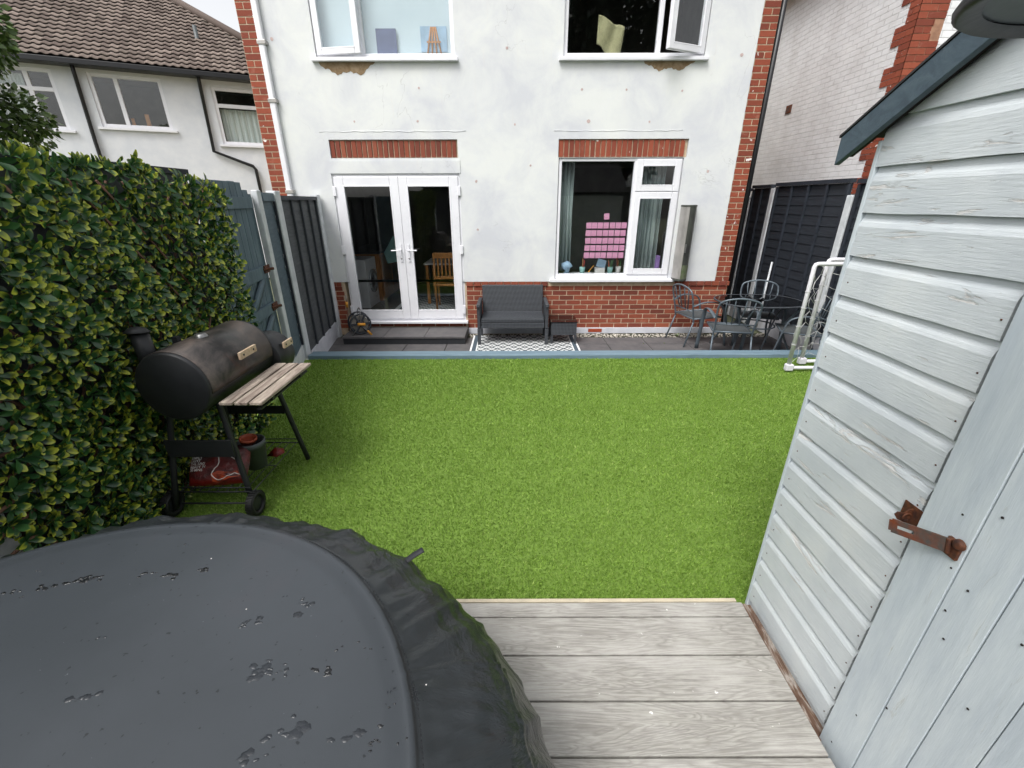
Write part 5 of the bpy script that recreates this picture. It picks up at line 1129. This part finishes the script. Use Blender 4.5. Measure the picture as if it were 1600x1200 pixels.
for sx in (-1, 1):
    for sy in (-1, 1): MB().tube(smoothpath([(TCx+sx*.44, TCy+sy*.30, TZ-.01), (TCx+sx*.30, TCy+sy*.20, -1.62), (TCx+sx*.42, TCy+sy*.32, -2.0)], 5), .014, 8).build('leg', 'chair', tt)
MB().tube(arc((TCx, TCy, -1.62), .26, 0, 360, 24, 'XY'), .010, 6).build('leg_ring', 'chair', tt)
pa_ = MB(); pa_.lathe([(0, .0), (.10, .004), (.115, .012), (.11, .014), (0, .01)], 28, Matrix.Translation((3.42, 6.03, TZ+.007))); tag(pa_.build('glass_dish', 'smoke'), 'dark round dish in the middle of the glass table', 'dish')

# ================================================================== FOOTBALL GOAL
gl = thing('football_goal', 'small white plastic football goal with net beside the shed', 'football goal', (3.9, 4.5, -1.75))
ga = [(3.065, 4.47, -1.72), (3.055, 4.47, -.60)]; 
for y, x0, zt, nm in ((4.47, 3.065, -.60, 'front_frame'), (4.68, 3.34, -.585, 'back_frame')):
    b = MB(); b.tube([(x0, y, -1.72), (x0, y, zt-.03), (x0+.008, y, zt-.008), (x0+.03, y, zt), (4.05, y, zt)], .021, 12); b.tube([(x0, y, -1.72), (4.05, y, -1.72)], .019, 12); b.build(nm, 'goal', gl)
    b = MB(); b.box(x0-.032, x0+.05, y-.03, y+.03, -1.752, -1.675); b.build('corner_foot', 'goal', gl, bevel=.012)
b = MB(); npts = {}
for i in range(9):
    for k in range(9):
        z = -1.68+1.04*k/8; t_ = i/8
        # net sheet hanging between the two frames then running along the back
        if t_ < .3: x = 3.07+.28*t_/.3+.02*math.sin(k*2); y = 4.47+.21*t_/.3
        else: x = 3.35+.70*(t_-.3)/.7; y = 4.70+.02*math.sin(k+i)
        npts[i, k] = Vector((x+rng.uniform(-.02, .02), y+rng.uniform(-.015, .015), z+rng.uniform(-.02, .02)+(.05 if i % 2 else 0)))
for (i, k), p in npts.items():
    if (i+1, k) in npts and (i+k) % 2 == 0: b.tube([p, npts[i+1, k]], .0025, 4)
    if (i+1, k) in npts and (i+k) % 2 == 1: b.tube([p, (p+npts[i+1, k])/2+Vector((0, 0, -.01)), npts[i+1, k]], .002, 4)
    if (i, k+1) in npts: b.tube([p, (p+npts[i, k+1])/2+Vector((rng.uniform(-.03, .03), 0, 0)), npts[i, k+1]], .0025, 4)
for z in (-1.45, -1.25, -1.05, -.88): b.tube(arc((3.065, 4.47, z), .025, 0, 360, 10, 'XY'), .003, 4); b.tube(arc((3.34, 4.68, z+.03), .025, 0, 360, 10, 'XY'), .003, 4)
b.build('net', 'net_', gl)
t = thing('folded_parasol', 'folded pale parasol standing behind the goal net', 'parasol', (3.95, 5.2, -2.0)); b = MB(); b.tube([(3.95, 5.2, -1.4), (3.97, 5.2, -1.1), (3.99, 5.22, -.75), (4.0, 5.22, -.55)], [.05, .07, .05, .02], 9); b.build('canopy', 'post', t); MB().tube([(3.94, 5.2, -2.0), (3.95, 5.2, -1.401)], .02).build('pole', 'chair', t)
